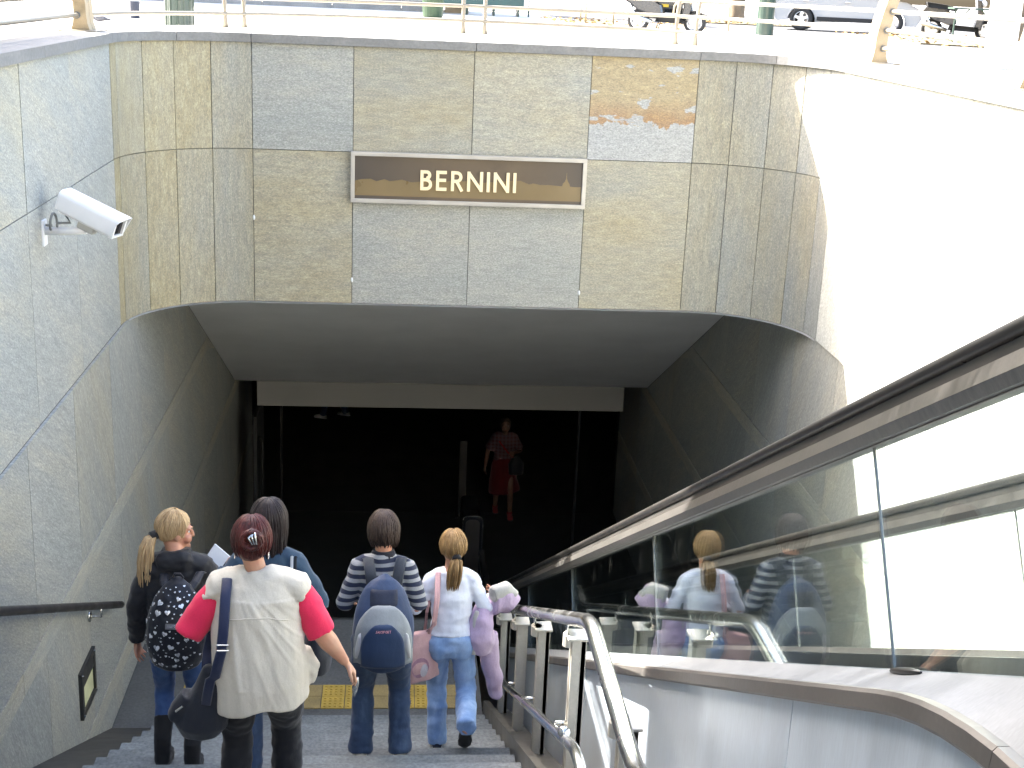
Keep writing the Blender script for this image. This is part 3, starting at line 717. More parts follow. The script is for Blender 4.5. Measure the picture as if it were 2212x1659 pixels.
for y in (3.2, 4.62, 6.02, 7.42, 8.64, 9.9):
    zt = f1(y) - 0.10; zb_ = (stair_z(y) if y > 4.1 else stair_z(5) + 0.474 * (4.1 - y)) - 0.12
    po = MB().bbox((0.962, y, (zt + zb_) / 2), (0.030, 0.085, zt - zb_), 0.004)
    po.bbox((0.940, y + 0.0355, (zt + zb_) / 2), (0.074, 0.014, zt - zb_ - 0.004), 0.003)
    po.bbox((0.940, y - 0.0355, (zt + zb_) / 2), (0.074, 0.014, zt - zb_ - 0.004), 0.003)
    o = po.obj('post', M['steel_post'], rail)
    cp = MB().bbox((0.935, y, zt + 0.004), (0.11, 0.12, 0.016), 0.006).tube([(0.895, y, zt - 0.05), (0.895, y, zt + 0.012)], 0.034, 14)
    cp.obj('cap', M['steel_post'], o, False)
    MB().tube([(0.885, y, zt), (0.88, y, zt + 0.05), (0.88, y, f1(y) - 0.02)], 0.009, 8).obj('bracket', M['steel'], o, True)
    MB().tube([(0.93, y, f2(y)), (0.845, y, f2(y))], 0.012, 8).obj('bracket', M['steel'], o, True)
for y in (4.72, 5.62):
    MB().tube([(0.835, y - 0.02, f2(y) + 0.474 * 0.02 * (y > 5.3)), (0.835, y + 0.02, f2(y) - 0.474 * 0.02 * (y > 5.3))], 0.029, 16).obj('sleeve', M['steel'], rail, True)

# dark handrail along the left wall
hl = thing('wall_handrail', (-2.0, 7, -3.6), 'dark round handrail fixed along the left stone wall on steel brackets', 'handrail')
fl = lambda y: -0.147 - 0.4745 * y if y > 5.3 else -0.147 - 0.4745 * 5.3
hp = [(lower(-1, y, fl(y)) + 0.085, y, fl(y)) for y in (3.6, 5.25, 5.8, 6.5, 7.3, 8.2, 9.1, 10.1)]
hp = [V((-2.172, p[1], p[2])) for i, p in enumerate(hp)]
MB().tube(hp, 0.029, 14).obj('tube', M['handrail_dark'], hl, True)
for y in (5.6, 9.4):
    xw = lower(-1, y, fl(y) - 0.06); 
    b = MB().tube([(xw, y, fl(y) - 0.09), (xw + 0.012, y, fl(y) - 0.09)], 0.042, 16).tube([(xw + 0.01, y, fl(y) - 0.09), (-2.172, y, fl(y) - 0.09), (-2.168, y, fl(y) - 0.01)], 0.0095, 8)
    b.obj('bracket', M['steel'], hl, True)

# step light let into the left wall
SLf = SL(-1)
t = thing('step_light', SLf(9.2, -5.15)[0], 'recessed step light with pale yellow lens in a dark frame, low on the left wall', 'lamp')
def onwall(y, z, off): p, n = SLf(y, z); return p + n * off
cy_, cz_ = 9.21, -5.15
yaxis = (SLf(cy_ + 0.1, cz_)[0] - SLf(cy_ - 0.1, cz_)[0]).normalized(); zaxis = (SLf(cy_, cz_ + 0.1)[0] - SLf(cy_, cz_ - 0.1)[0]).normalized()
nw = SLf(cy_, cz_)[1]; c0 = SLf(cy_, cz_)[0]
Rw = Matrix((nw, yaxis, zaxis)).transposed()
hw, hh = 0.20, 0.165; fr = MB()
for s in (-1, 1):
    fr.bbox(c0 + nw * 0.012 + yaxis * s * hw, (0.03, 0.05, 2 * hh + 0.05), 0.004, Rw); fr.bbox(c0 + nw * 0.0125 + zaxis * s * hh, (0.028, 2 * hw - 0.05, 0.05), 0.004, Rw)
fr.obj('frame', M['lamp_frame'], t)
MB().bbox(c0 + nw * 0.006 - zaxis * 0.05, (0.012, 2 * hw - 0.052, 2 * hh - 0.15), 0.002, Rw).obj('lens', M['lamp_glass'], t)
MB().bbox(c0 + nw * 0.010 + zaxis * (hh - 0.075), (0.02, 2 * hw - 0.052, 0.09), 0.002, Rw).obj('shade', M['lamp_frame'], t)
mb = MB()
for s in (-1, 1):
    for u in (-1, 1): mb.ball(c0 + nw * 0.028 + yaxis * s * (hw) + zaxis * u * (hh), 0.008, 8, 5)
mb.obj('screw', M['steel'], t)['kind'] = 'stuff'

# ------------------------------------------------------------------ security camera
cv = thing('security_camera', (-2.3, 9.0, -1.6), 'white security camera with sunshield on a bracket on the upper left wall', 'camera')
B0, F0 = V((-2.13, 8.80, -1.445)), V((-1.735, 8.66, -1.60))
ax = (F0 - B0).normalized(); R = frame(ax); L = (F0 - B0).length
def cpt(x, y, z): return B0 + R @ V((x, y, z))
mb = MB(); n = 10; prof = [(-0.080, -0.055)] + [(-0.080 + 0.04 - 0.04 * cos(radians(90 * i / 5)), 0.03 + 0.04 * sin(radians(90 * i / 5))) for i in range(6)] + [(0.040 + 0.04 * sin(radians(90 * i / 5)), 0.03 + 0.04 * cos(radians(90 * i / 5))) for i in range(6)] + [(0.080, -0.055)]
inner_ = [(0.94 * a, b - 0.005 if b > 0 else b) for a, b in prof]
def shield(y0, y1f):
    pr_ = prof + inner_[::-1]; a = [cpt(p, y0, q) for p, q in pr_]; b = [cpt(p, y1f(q), q) for p, q in pr_]; k = len(pr_)
    return MB().add(a + b, [(i, (i + 1) % k, k + (i + 1) % k, k + i) for i in range(k)] + [tuple(range(k)), tuple(reversed(range(k, 2 * k)))])
s_ = shield(-0.01, lambda q: L - 0.034 + 0.55 * max(0.0, q)); o = s_.obj('sunshield', M['cam_white'], cv); smooth_by_angle(o, 40)
MB().bbox(cpt(0, L / 2 - 0.02, -0.018), (0.136, L - 0.06, 0.118), 0.015, R).obj('housing', M['cam_white'], cv)
ff = MB()
for s in (-1, 1):
    ff.bbox(cpt(s * 0.06, L - 0.045, -0.018), (0.018, 0.03, 0.12), 0.003, R); ff.bbox(cpt(0, L - 0.0455, -0.018 + s * 0.053), (0.102, 0.028, 0.014), 0.003, R)
fo = ff.obj('front_bezel', M['cam_white'], cv)
MB().box(cpt(0, L - 0.0485, -0.018), (0.10, 0.006, 0.092), R).obj('window', M['cam_dark'], fo)
MB().bbox(cpt(0, L * 0.45, -0.10), (0.06, 0.12, 0.06), 0.008, R).obj('mount', M['cam_grey'], cv)
wp = V((-2.283, 8.82, -1.66)); ar_ = MB().tube([wp, cpt(0, L * 0.45, -0.13)], [0.028, 0.022], 12)
ar_.obj('arm', M['cam_white'], cv, True); MB().bbox(wp + V((0.006, 0, -0.01)), (0.016, 0.10, 0.17), 0.006).obj('wall_plate', M['cam_white'], cv)
coil = [wp + V((0.02, -0.01, 0.04))]
for i in range(26):
    a = -0.6 - i * 0.34; r = 0.062 - 0.0012 * i; coil.append(wp + V((0.05 + 0.0022 * i, -0.03 + r * cos(a) * 0.9, 0.075 + r * sin(a))))
coil += [cpt(-0.02, 0.07, -0.14), cpt(0.0, 0.04, -0.10), cpt(0, 0.03, -0.055)]
MB().tube(coil, 0.0085, 7).obj('cable', M['cable'], cv, True)

# ------------------------------------------------------------------ name sign
sg = thing('name_sign', (0.634, YF - 0.02, -1.706), 'long brown name sign with cream lettering in a pale frame above the entrance', 'sign')
x0, x1, z0, z1 = -0.422, 1.690, -1.930, -1.478; yf = YF - 0.035; fw = 0.036
mb = MB()
mb.bbox(((x0 + x1) / 2, yf - 0.005, z1 - fw / 2), (x1 - x0, 0.05, fw), 0.004); mb.bbox(((x0 + x1) / 2, yf - 0.005, z0 + fw / 2), (x1 - x0, 0.05, fw), 0.004)
mb.bbox((x0 + fw / 2 - 0.001, yf - 0.0045, (z0 + z1) / 2), (fw, 0.048, z1 - z0 - 2 * fw), 0.004); mb.bbox((x1 - fw / 2 + 0.001, yf - 0.0045, (z0 + z1) / 2), (fw, 0.048, z1 - z0 - 2 * fw), 0.004)
mb.obj('frame', M['sign_frame'], sg)
MB().box(((x0 + x1) / 2, yf + 0.008, (z0 + z1) / 2), (x1 - x0 - 0.06, 0.03, z1 - z0 - 0.06)).obj('face', M['sign_face'], sg)
# skyline: hills with a slender spire at the right end
yk = yf - 0.0085; zb_ = z0 + fw + 0.028
rr = random.Random(3); top = []
xx = x0 + fw + 0.002
hx = [(0.0, .130), (.06, .145), (.14, .150), (.19, .128), (.26, .150), (.31, .132), (.36, .140), (.42, .150), (.50, .128), (.60, .140), (.72, .152), (.82, .145), (.90, .165), (.97, .150), (1.02, .160), (1.10, .140), (1.2, .150), (1.3, .160), (1.42, .170), (1.48, .172), (1.56, .142), (1.60, .152), (1.66, .140), (1.74, .142), (1.80, .138), (1.862, .134)]
sp_ = [(1.866, .160), (1.884, .178), (1.893, .205), (1.897, .270), (1.901, .205), (1.911, .178), (1.926, .155), (1.932, .134), (1.98, .130), (2.035, .132)]
poly = [(xx + a, yk, zb_ + h) for a, h in hx + sp_ if xx + a < x1 - fw - 0.002]
poly += [(x1 - fw - 0.004, yk, zb_ + 0.13), (x1 - fw - 0.004, yk, zb_), (xx, yk, zb_)]
MB().prism(poly, (0, 0.0008, 0)).obj('skyline', M['sign_hill'], sg)
# letters B E R N I N I, strokes in units of the cap height
def stroke(mb, pts, w, cap, ox, oz, lay):
    pts = [V((p[0], 0, p[1])) for p in pts]; k = len(pts); a, b = [], []
    for i, p in enumerate(pts):
        t = (pts[min(i + 1, k - 1)] - pts[max(i - 1, 0)]).normalized(); nrm = V((-t.z, 0, t.x)); a.append(p + nrm * w / 2); b.append(p - nrm * w / 2)
    y_ = yf - 0.022 - 0.0006 * lay
    f = lambda p: V((ox + p.x * cap, y_, oz + p.z * cap))
    for i in range(k - 1): mb.prism([f(a[i]), f(a[i + 1]), f(b[i + 1]), f(b[i])], (0, 0.014, 0))
def arc(cx, cz, rx, rz, a0, a1, n=12): return [(cx + rx * cos(radians(a0 + (a1 - a0) * i / n)), cz + rz * sin(radians(a0 + (a1 - a0) * i / n))) for i in range(n + 1)]
w = 0.155
LET = {
 'B': ([[(w / 2, 0), (w / 2, 1)], [(w, 1 - w / 2), (.30, 1 - w / 2)] , arc(.30, .765, .165, .1575, 90, -90), [(.30, .53), (w, .53)], arc(.30, .30, .215, .2225, 90, -90), [(.30, w / 2), (w, w / 2)]], .60),
 'E': ([[(w / 2, 0), (w / 2, 1)], [(w, 1 - w / 2), (.53, 1 - w / 2)], [(w, .53), (.50, .53)], [(w, w / 2), (.53, w / 2)]], .56),
 'R': ([[(w / 2, 0), (w / 2, 1)], [(w, 1 - w / 2), (.28, 1 - w / 2)], arc(.28, .71, .21, .2125, 90, -90), [(.28, .4975), (w, .4975)], [(.30, .46), (.56, 0)]], .62),
 'N': ([[(w / 2, 0), (w / 2, 1)], [(w * .45, .95), (.80 - w * .45, .05)], [(.80 - w / 2, 0), (.80 - w / 2, 1)]], .80),
 'I': ([[(w / 2, 0), (w / 2, 1)]], w)}
cap = 0.178; ox = 0.197; oz = -1.803
tot = sum(LET[c][1] for c in 'BERNINI') * cap; gap = (1.058 - 0.197 - tot) / 6
for c in 'BERNINI':
    mb = MB()
    for lay, s in enumerate(LET[c][0]): stroke(mb, s, w, cap, ox, oz, lay)
    mb.obj('letter', M['letter'], sg); ox += LET[c][1] * cap + gap
for xx_, zz_ in ((-0.405, -2.65), (1.692, -2.72), (fx[0] + 0.004, -2.1)):
    MB().ball((xx_, YF - 0.004, zz_), (0.011, 0.008, 0.024), 8, 6).obj('spacer', M['cam_white'], portal, True)

# ------------------------------------------------------------------ street railing round the well
srl = thing('street_railing', (0.72, 11, -0.5), 'cream railing with thin steel rods running round the top of the stairwell', 'railing')
RC_, RR = V((0.70, 11.0, 0)), 3.24
def rplan(t, off=0.0):
    """t<0: left straight, 0..pi: half circle, >pi: right straight (metres beyond)"""
    r = RR + off
    if t < 0: return V((RC_.x - r, RC_.y + t, 0)), V((-1, 0, 0))
    if t > pi: return V((RC_.x + r, RC_.y - (t - pi), 0)), V((1, 0, 0))
    d = V((-cos(t), sin(t), 0)); return RC_ + d * r, d
ts = [-11.0, -8, -5, -2.5] + [pi * i / 40 for i in range(41)] + [pi + 2.5, pi + 5, pi + 8, pi + 11]
lean = lambda h: 0.02 + 0.30 * max(0, h - 0.18) ** 1.35
for h in (0.125, 0.27, 0.42, 0.57, 0.72):
    pts = [rplan(t, lean(h))[0] + V((0, 0, -0.505 + h)) for t in ts]
    MB().tube(pts, 0.018, 8).obj('rod', M['rod'], srl, True)
MB().tube([rplan(t, lean(0.88))[0] + V((0, 0, -0.505 + 0.88)) for t in ts], 0.038, 12).obj('top_tube', M['rod'], srl, True)
def plate_profile(h): return lean(h)
def cast_post(t):
    p, d = rplan(t); tang = V((-d.y, d.x, 0)); po = None
    hs = [0, 0.05, 0.12, 0.2, 0.3, 0.42, 0.55, 0.68, 0.80, 0.87]
    wd = lambda h: 0.10 + 0.05 * max(0, 1 - h / 0.12) ** 2
    base = MB().bbox(p + V((0, 0, -0.499)), (0.34, 0.30, 0.014), 0.004, Matrix((tang, -d, V((0, 0, 1)))).transposed())
    po = base.obj('post', M['rod'], srl)
    for s in (-1, 1):
        mb = MB(); n = len(hs); vs = []
        for h in hs:
            c = p + d * (lean(h) - 0.02) + V((0, 0, -0.492 + h)); w_ = wd(h)
            for a, b in ((-w_ / 2, -0.011), (w_ / 2, -0.011), (w_ / 2, 0.011), (-w_ / 2, 0.011)): vs.append(c + tang * (s * 0.046 + b * 3.7) + d * a)
        fs = [(i * 4 + j, i * 4 + (j + 1) % 4, i * 4 + 4 + (j + 1) % 4, i * 4 + 4 + j) for i in range(n - 1) for j in range(4)] + [(3, 2, 1, 0), (n * 4 - 4, n * 4 - 3, n * 4 - 2, n * 4 - 1)]
        mb.add(vs, fs).obj('plate', M['cream'], po)
    mb = MB()
    for h in (0.125, 0.27, 0.42, 0.57, 0.72):
        c = p + d * lean(h) + V((0, 0, -0.505 + h))
        for s in (-1, 1): mb.tube([c + tang * s * 0.084, c + tang * s * 0.10], 0.028, 10)
    mb.obj('collar', M['cable'], po)['kind'] = 'stuff'
for t in (0.10, -2.75, -5.5, -8.2, pi - 0.06, pi + 2.6, pi + 5.3, pi + 8.0): cast_post(t)
def slim_pair(t):
    for e in (-0.034, 0.034):
        mb = MB(); pts = []
        for h in (0, 0.1, 0.25, 0.4, 0.6, 0.8, 0.87):
            p, d = rplan(t + e, lean(h)); pts.append(p + V((0, 0, -0.505 + h)))
        mb.tube(pts, [0.034] + [0.02] * 6, 8); mb.obj('slim_post', M['rod'], srl, True)
for t in (0.80, 1.585, 2.27): slim_pair(t)
# ------------------------------------------------------------------ street level
def sheet(name, poly, z, mat, kind='structure', depth=0.25):
    o = MB().prism([(x, y, z) for x, y in poly], (0, 0, -depth)).obj(name, mat); tag(o, kind=kind); return o
for i, (xa, xb, ya, yb) in enumerate(((-400, -3.05, -300, 500), (4.4, 400, -300, 500), (-3.05, 4.4, 12.45, 500), (-3.05, 4.4, -300, -1.2))):
    sheet('pavement', [(xa, ya), (xb, ya), (xb, yb), (xa, yb)], ZS, M['pavement'])
RD = [(9.0, 39.6), (10.6, 35.4), (12.3, 29), (14.2, 22), (80, 22), (80, 78), (-60, 78), (-60, 62), (5.0, 60), (6.6, 50)]
sheet('road', RD, ZS + 0.004, M['asphalt'], depth=0.02)
kb = thing('kerb', (10, 36, ZS), 'granite kerb stones along the edge of the road behind the scooter', 'kerb', kind='structure')
for (xa, ya), (xb, yb) in zip([(14.2, 22), (12.3, 29), (10.6, 35.4), (9.0, 39.6)], [(12.3, 29), (10.6, 35.4), (9.0, 39.6), (6.6, 50)]):
    a, b = V((xa, ya, ZS + 0.05)), V((xb, yb, ZS + 0.05)); n = int((b - a).length / 1.0)
    for i in range(n):
        c = a.lerp(b, (i + 0.5) / n); MB().bbox(c, (0.26, (b - a).length / n - 0.012, 0.14), 0.015, frame(b - a)).obj('kerb_stone', M['kerb'], kb)
VG = [[(5.0, 43.2), (8.4, 41.4), (9.4, 44.4), (5.6, 49.0)], [(14.6, 38.0), (19.5, 35.5), (21, 44), (16.4, 46)], [(11.6, 53.6), (15.2, 52.6), (15.5, 58), (11.5, 58.5)]]
for p in VG: sheet('verge', p, ZS + 0.05, M['verge'], depth=0.08)
# fallen leaves
lm = simple('fallen_leaves', (0.42, 0.24, 0.06), 0.7, var=0.6, scale=3)
mb = MB()
for p in VG:
    xs = [q[0] for q in p]; ys_ = [q[1] for q in p]
    for i in range(420):
        x, y = rnd.uniform(min(xs) - 0.2, max(xs) + 0.2), rnd.uniform(min(ys_) - 0.3, max(ys_) + 0.2); a = rnd.uniform(0, 6.28); r = rnd.uniform(0.05, 0.11); t = rnd.uniform(-0.5, 0.5); z = ZS + 0.075 + rnd.uniform(0, 0.03)
        u = V((cos(a), sin(a), t)) * r; w = V((-sin(a), cos(a), rnd.uniform(-0.3, 0.3))) * r * 0.7; c = V((x, y, z))
        mb.add([c - u, c - w * 0.9, c + u, c + w * 0.9], [(0, 1, 2, 3)])
tag(mb.obj('fallen_leaves', lm), 'drifts of yellow brown fallen leaves on the verges beside the road', 'leaves', kind='stuff')

green = simple('green_enamel', (0.010, 0.030, 0.020), 0.35, var=0.12, scale=3, coat=0.3)
blue = simple('blue_enamel', (0.008, 0.04, 0.18), 0.35)
teal = simple('teal_paint', (0.05, 0.105, 0.09), 0.45, var=0.1)
dkgreen = simple('dark_green_paint', (0.03, 0.06, 0.045), 0.4)
# green column with blue band (left) and green lamp post (right)
t = thing('advert_column', (-4.33, 27.7, ZS), 'thick green cast column with a blue band, on the pavement behind the cream railing', 'column')
mb = MB(); mb.tube([(-4.33, 27.7, ZS + h) for h in (0, 0.06, 0.07, 0.62)], [0.30, 0.30, 0.27, 0.27], 24)
for k in range(12):
    a = 2 * pi * k / 12; mb.tube([(-4.33 + 0.268 * cos(a), 27.7 + 0.268 * sin(a), ZS + 0.08), (-4.33 + 0.268 * cos(a), 27.7 + 0.268 * sin(a), ZS + 0.6)], 0.022, 6)
mb.obj('base', green, t); MB().tube([(-4.33, 27.7, ZS + 0.621), (-4.33, 27.7, ZS + 1.9)], 0.285, 24).obj('band', blue, t)
MB().tube([(-4.33, 27.7, ZS + h) for h in (1.901, 2.1, 2.3)], [0.33, 0.3, 0.05], 24).obj('cap', green, t)
t = thing('street_lamp', (9.82, 36.96, ZS), 'tall green lamp post standing on the pavement between the scooter and the silver car', 'street lamp')
MB().tube([(9.82, 36.96, ZS + h) for h in (0, 0.05, 0.06, 1.1, 1.15, 7.0)], [0.27, 0.27, 0.235, 0.225, 0.13, 0.07], 20).obj('shaft', green, t)
MB().tube([(9.82, 36.96, ZS + 7.0), (9.5, 36.9, ZS + 7.5), (8.7, 36.8, ZS + 7.7)], 0.045, 8).obj('arm', green, t)
MB().bbox((8.5, 36.77, ZS + 7.65), (0.7, 0.25, 0.12), 0.04).obj('lantern', M['cam_grey'], t)
t = thing('bollard', (-6.23, 33.3, ZS), 'short dark blue bollard on the bright pavement by the railing post', 'bollard')
MB().tube([(-6.23, 33.3, ZS + h) for h in (0, 0.55, 0.6)], [0.12, 0.12, 0.06], 14).obj('shaft', simple('bollard_paint', (0.008, 0.013, 0.03), 0.45), t); MB().tube([(-6.23, 33.3, ZS + 0.40), (-6.23, 33.3, ZS + 0.45)], 0.126, 14).obj('band', M['cam_white'], t)
# white totem
t = thing('white_totem', (11.15, 25.0, ZS), 'tall plain white advertising panel on the pavement beside the right railing posts', 'panel')
MB().bbox((11.15, 25.0, ZS + 1.45), (0.56, 0.16, 2.7), 0.02).obj('panel', simple('white_panel', (0.8, 0.8, 0.78), 0.4), t); MB().bbox((11.15, 25.0, ZS + 0.05), (0.66, 0.26, 0.1), 0.01).obj('foot', M['cam_grey'], t)
# low barriers of thin cream tube
hoops = [(4.9, 46.2, 5.9, 45.6), (5.95, 44.7, 6.75, 44.0), (7.95, 40.3, 9.3, 39.0)]
for i, (xa, ya, xb, yb) in enumerate(hoops):
    lab = ['low cream tube barrier farthest from the scooter', 'low cream tube barrier beside the leaf covered verge left of the scooter', 'low cream tube barrier standing behind the front of the scooter'][i]
    z = ZS; h = 0.85
    p = fillet([(xa, ya, z), (xa, ya, z + h), (xb, yb, z + h), (xb, yb, z)], 0.22, 6)
    o = MB().tube(p, 0.028, 8).obj('barrier', M['cream'], None, True); tag(o, lab, 'barrier', 'low tube barriers by the road')

# building behind with plinth, wall, door and windows
bl = thing('building', (-5, 56, ZS), 'pale building with grey plinth far behind the left half of the railing', 'building')
wall_m = simple('pale_render', (0.55, 0.52, 0.46), 0.9, var=0.08, scale=0.6)
MB().box((-10.4, 56, ZS + 4.6), (26, 6, 8.6)).obj('wall', wall_m, bl)
for i in range(10):
    if i == 9: w_ = 1.3
    else: w_ = 2.6
    MB().bbox((-23.4 + i * 2.6 + w_ / 2, 52.93, ZS + 0.2), (w_ - 0.02, 0.14, 0.4), 0.01).obj('plinth_stone', M['kerb'], bl)
for i in range(8):
    f = MB(); x = -21.5 + i * 2.8; z = ZS + 2.0
    for s in (-1, 1): f.box((x + s * 0.62, 52.96, z), (0.08, 0.1, 1.6))
    f.box((x, 52.96, z + 0.82), (1.32, 0.1, 0.06)); f.box((x, 52.96, z - 0.82), (1.4, 0.14, 0.06))
    fo = f.obj('window', M['cam_white'], bl); MB().box((x, 52.985, z), (1.15, 0.02, 1.56)).obj('pane', M['cam_dark'], fo)
d_ = MB().bbox((2.1, 52.95, ZS + 1.05), (0.9, 0.08, 2.1), 0.01).obj('door', simple('brown_door', (0.30, 0.22, 0.13), 0.5), bl)
MB().ball((1.8, 52.9, ZS + 1.0), 0.04, 8, 5).obj('handle', M['steel'], d_)
# teal market stall
t = thing('market_stall', (2.9, 51.5, ZS), 'teal green market stall counter with small goods, far behind the railing', 'stall')
MB().bbox((2.9, 51.5, ZS + 0.62), (3.2, 0.9, 0.5), 0.03).obj('counter', teal, t); MB().bbox((2.9, 51.4, ZS + 0.92), (3.4, 1.1, 0.06), 0.01).obj('worktop', simple('pale_green_top', (0.16, 0.22, 0.15), 0.5), t)
for s in (-1.4, -0.5, 0.5, 1.4): MB().box((2.9 + s, 51.5, ZS + 0.185), (0.07, 0.7, 0.37)).obj('leg', dkgreen, t)
MB().bbox((2.9, 51.4, ZS + 2.5), (3.8, 1.9, 0.08), 0.02).obj('awning', teal, t)
for sx in (-1.8, 1.8): MB().box((2.9 + sx, 51.4, ZS + 1.23), (0.06, 0.06, 2.46)).obj('post', dkgreen, t)
for i in range(7):
    o = MB().ball((1.6 + i * 0.42, 51.2, ZS + 1.02), (0.13, 0.12, 0.09), 8, 6).obj('sack', M['cam_white'], None, True); tag(o, 'small pale sack on the counter of the teal stall', 'sack', 'sacks on the teal stall')
t = thing('litter_bin', (1.02, 45.2, ZS), 'round bright green litter bin in front of the teal stall', 'bin')
gb = simple('bin_green', (0.016, 0.042, 0.014), 0.45, var=0.2)
MB().tube([(1.02, 45.2, ZS + h) for h in (0, 0.04, 0.78, 0.8)], [0.30, 0.33, 0.36, 0.34], 20).obj('body', gb, t); MB().tube([(1.02, 45.2, ZS + h) for h in (0.801, 0.84, 0.94)], [0.38, 0.38, 0.2], 20).obj('lid', dkgreen, t)

# trees: trunk, limbs and a crown of leaf clumps
bark = simple('plane_bark', (0.17, 0.13, 0.085), 0.9, var=0.45, scale=5, bmp=0.5, stretch=(1, 1, 0.4), fine=0.2)
leaf = simple('tree_leaves', (0.07, 0.11, 0.03), 0.6, var=0.5, scale=1.2)
def tree(x, y, r, h, lab, seed):
    rr = random.Random(seed); t = thing('tree', (x, y, ZS), lab, 'tree', 'street trees')
    mb = MB(); mb.tube([(x, y, ZS - 0.05), (x + 0.03, y, ZS + 0.3), (x + 0.05, y, ZS + 1.5), (x + 0.12, y + 0.05, ZS + h * 0.42), (x + 0.1, y, ZS + h * 0.75)], [r * 1.5, r * 1.05, r, r * 0.8, r * 0.25], 14)
    for k in range(7):
        a = k * 0.9 + rr.uniform(-0.3, 0.3); z = ZS + h * (0.38 + 0.05 * k); L = h * 0.25
        mb.tube([(x + 0.1, y, z), (x + 0.1 + cos(a) * L * 0.5, y + sin(a) * L * 0.5, z + L * 0.45), (x + 0.1 + cos(a) * L, y + sin(a) * L, z + L * 0.7)], [r * 0.4, r * 0.25, r * 0.08], 8)
    mb.obj('trunk', bark, t, True)
    cb2 = MB()
    for k in range(34):
        a = rr.uniform(0, 6.28); q = sqrt(rr.random()) * h * 0.32; z = ZS + h * rr.uniform(0.55, 1.0); c = V((x + cos(a) * q, y + sin(a) * q, z)); cr_ = h * rr.uniform(0.06, 0.11)
        for i in range(46):
            d = V((rr.gauss(0, 1), rr.gauss(0, 1), rr.gauss(0, 0.8))).normalized() * cr_ * rr.random() ** 0.4; u = V((rr.gauss(0, 1), rr.gauss(0, 1), rr.gauss(0, 0.5))).normalized() * 0.13; w = u.cross(V((rr.gauss(0, 1), rr.gauss(0, 1), 1))).normalized() * 0.10
            p = c + d; cb2.add([p - u, p - w, p + u, p + w], [(0, 1, 2, 3)])
    cb2.obj('crown', leaf, t)
tree(13.4, 55.2, 0.34, 9.5, 'thick barked street tree on the grassy verge left of the silver car', 5)
tree(18.9, 41.5, 0.20, 8.0, 'slimmer street tree on the leaf covered verge right of the silver car', 9)

# cars
tyre_m = simple('tyre', (0.02, 0.02, 0.02), 0.8); rim_m = simple('alloy_rim', (0.62, 0.63, 0.65), 0.3, metal=0.8); glass_dark = simple('car_glass', (0.015, 0.017, 0.02), 0.08, coat=0.5)
def wheel(parent, c, fwd, R=0.34, W=0.21):
    axis = V((-fwd.y, fwd.x, 0)); up = V((0, 0, 1)); n = 20
    prof = [(0.62 * R, -W / 2), (0.93 * R, -W / 2), (R, -W / 2 * 0.7), (R, W / 2 * 0.7), (0.93 * R, W / 2), (0.62 * R, W / 2)]
    vs = []
    for i in range(n):
        a = 2 * pi * i / n; d = fwd * cos(a) + up * sin(a)
        vs += [c + d * r + axis * z for r, z in prof]
    k = len(prof); tw = MB().add(vs, [(i * k + j, i * k + (j + 1) % k, ((i + 1) % n) * k + (j + 1) % k, ((i + 1) % n) * k + j) for i in range(n) for j in range(k)])
    o = tw.obj('wheel', tyre_m, parent, True)
    rb = MB()
    for s in (-1, 1):
        ctr = c + axis * (s * W * 0.42)
        for q in range(5):
            a = 2 * pi * q / 5 + 0.3; d = fwd * cos(a) + up * sin(a); e = fwd * -sin(a) + up * cos(a)
            rb.prism([ctr + e * 0.05, ctr + d * R * 0.63 + e * 0.035, ctr + d * R * 0.63 - e * 0.035, ctr - e * 0.05], axis * (s * 0.015))
        rb.tube([ctr - axis * 0.01, ctr + axis * s * 0.02], 0.07, 10)
        ring = [ctr + (fwd * cos(2 * pi * i / 20) + up * sin(2 * pi * i / 20)) * R * 0.62 for i in range(21)]; rb.tube(ring, 0.02, 5)
    rb.obj('rim', rim_m, o)
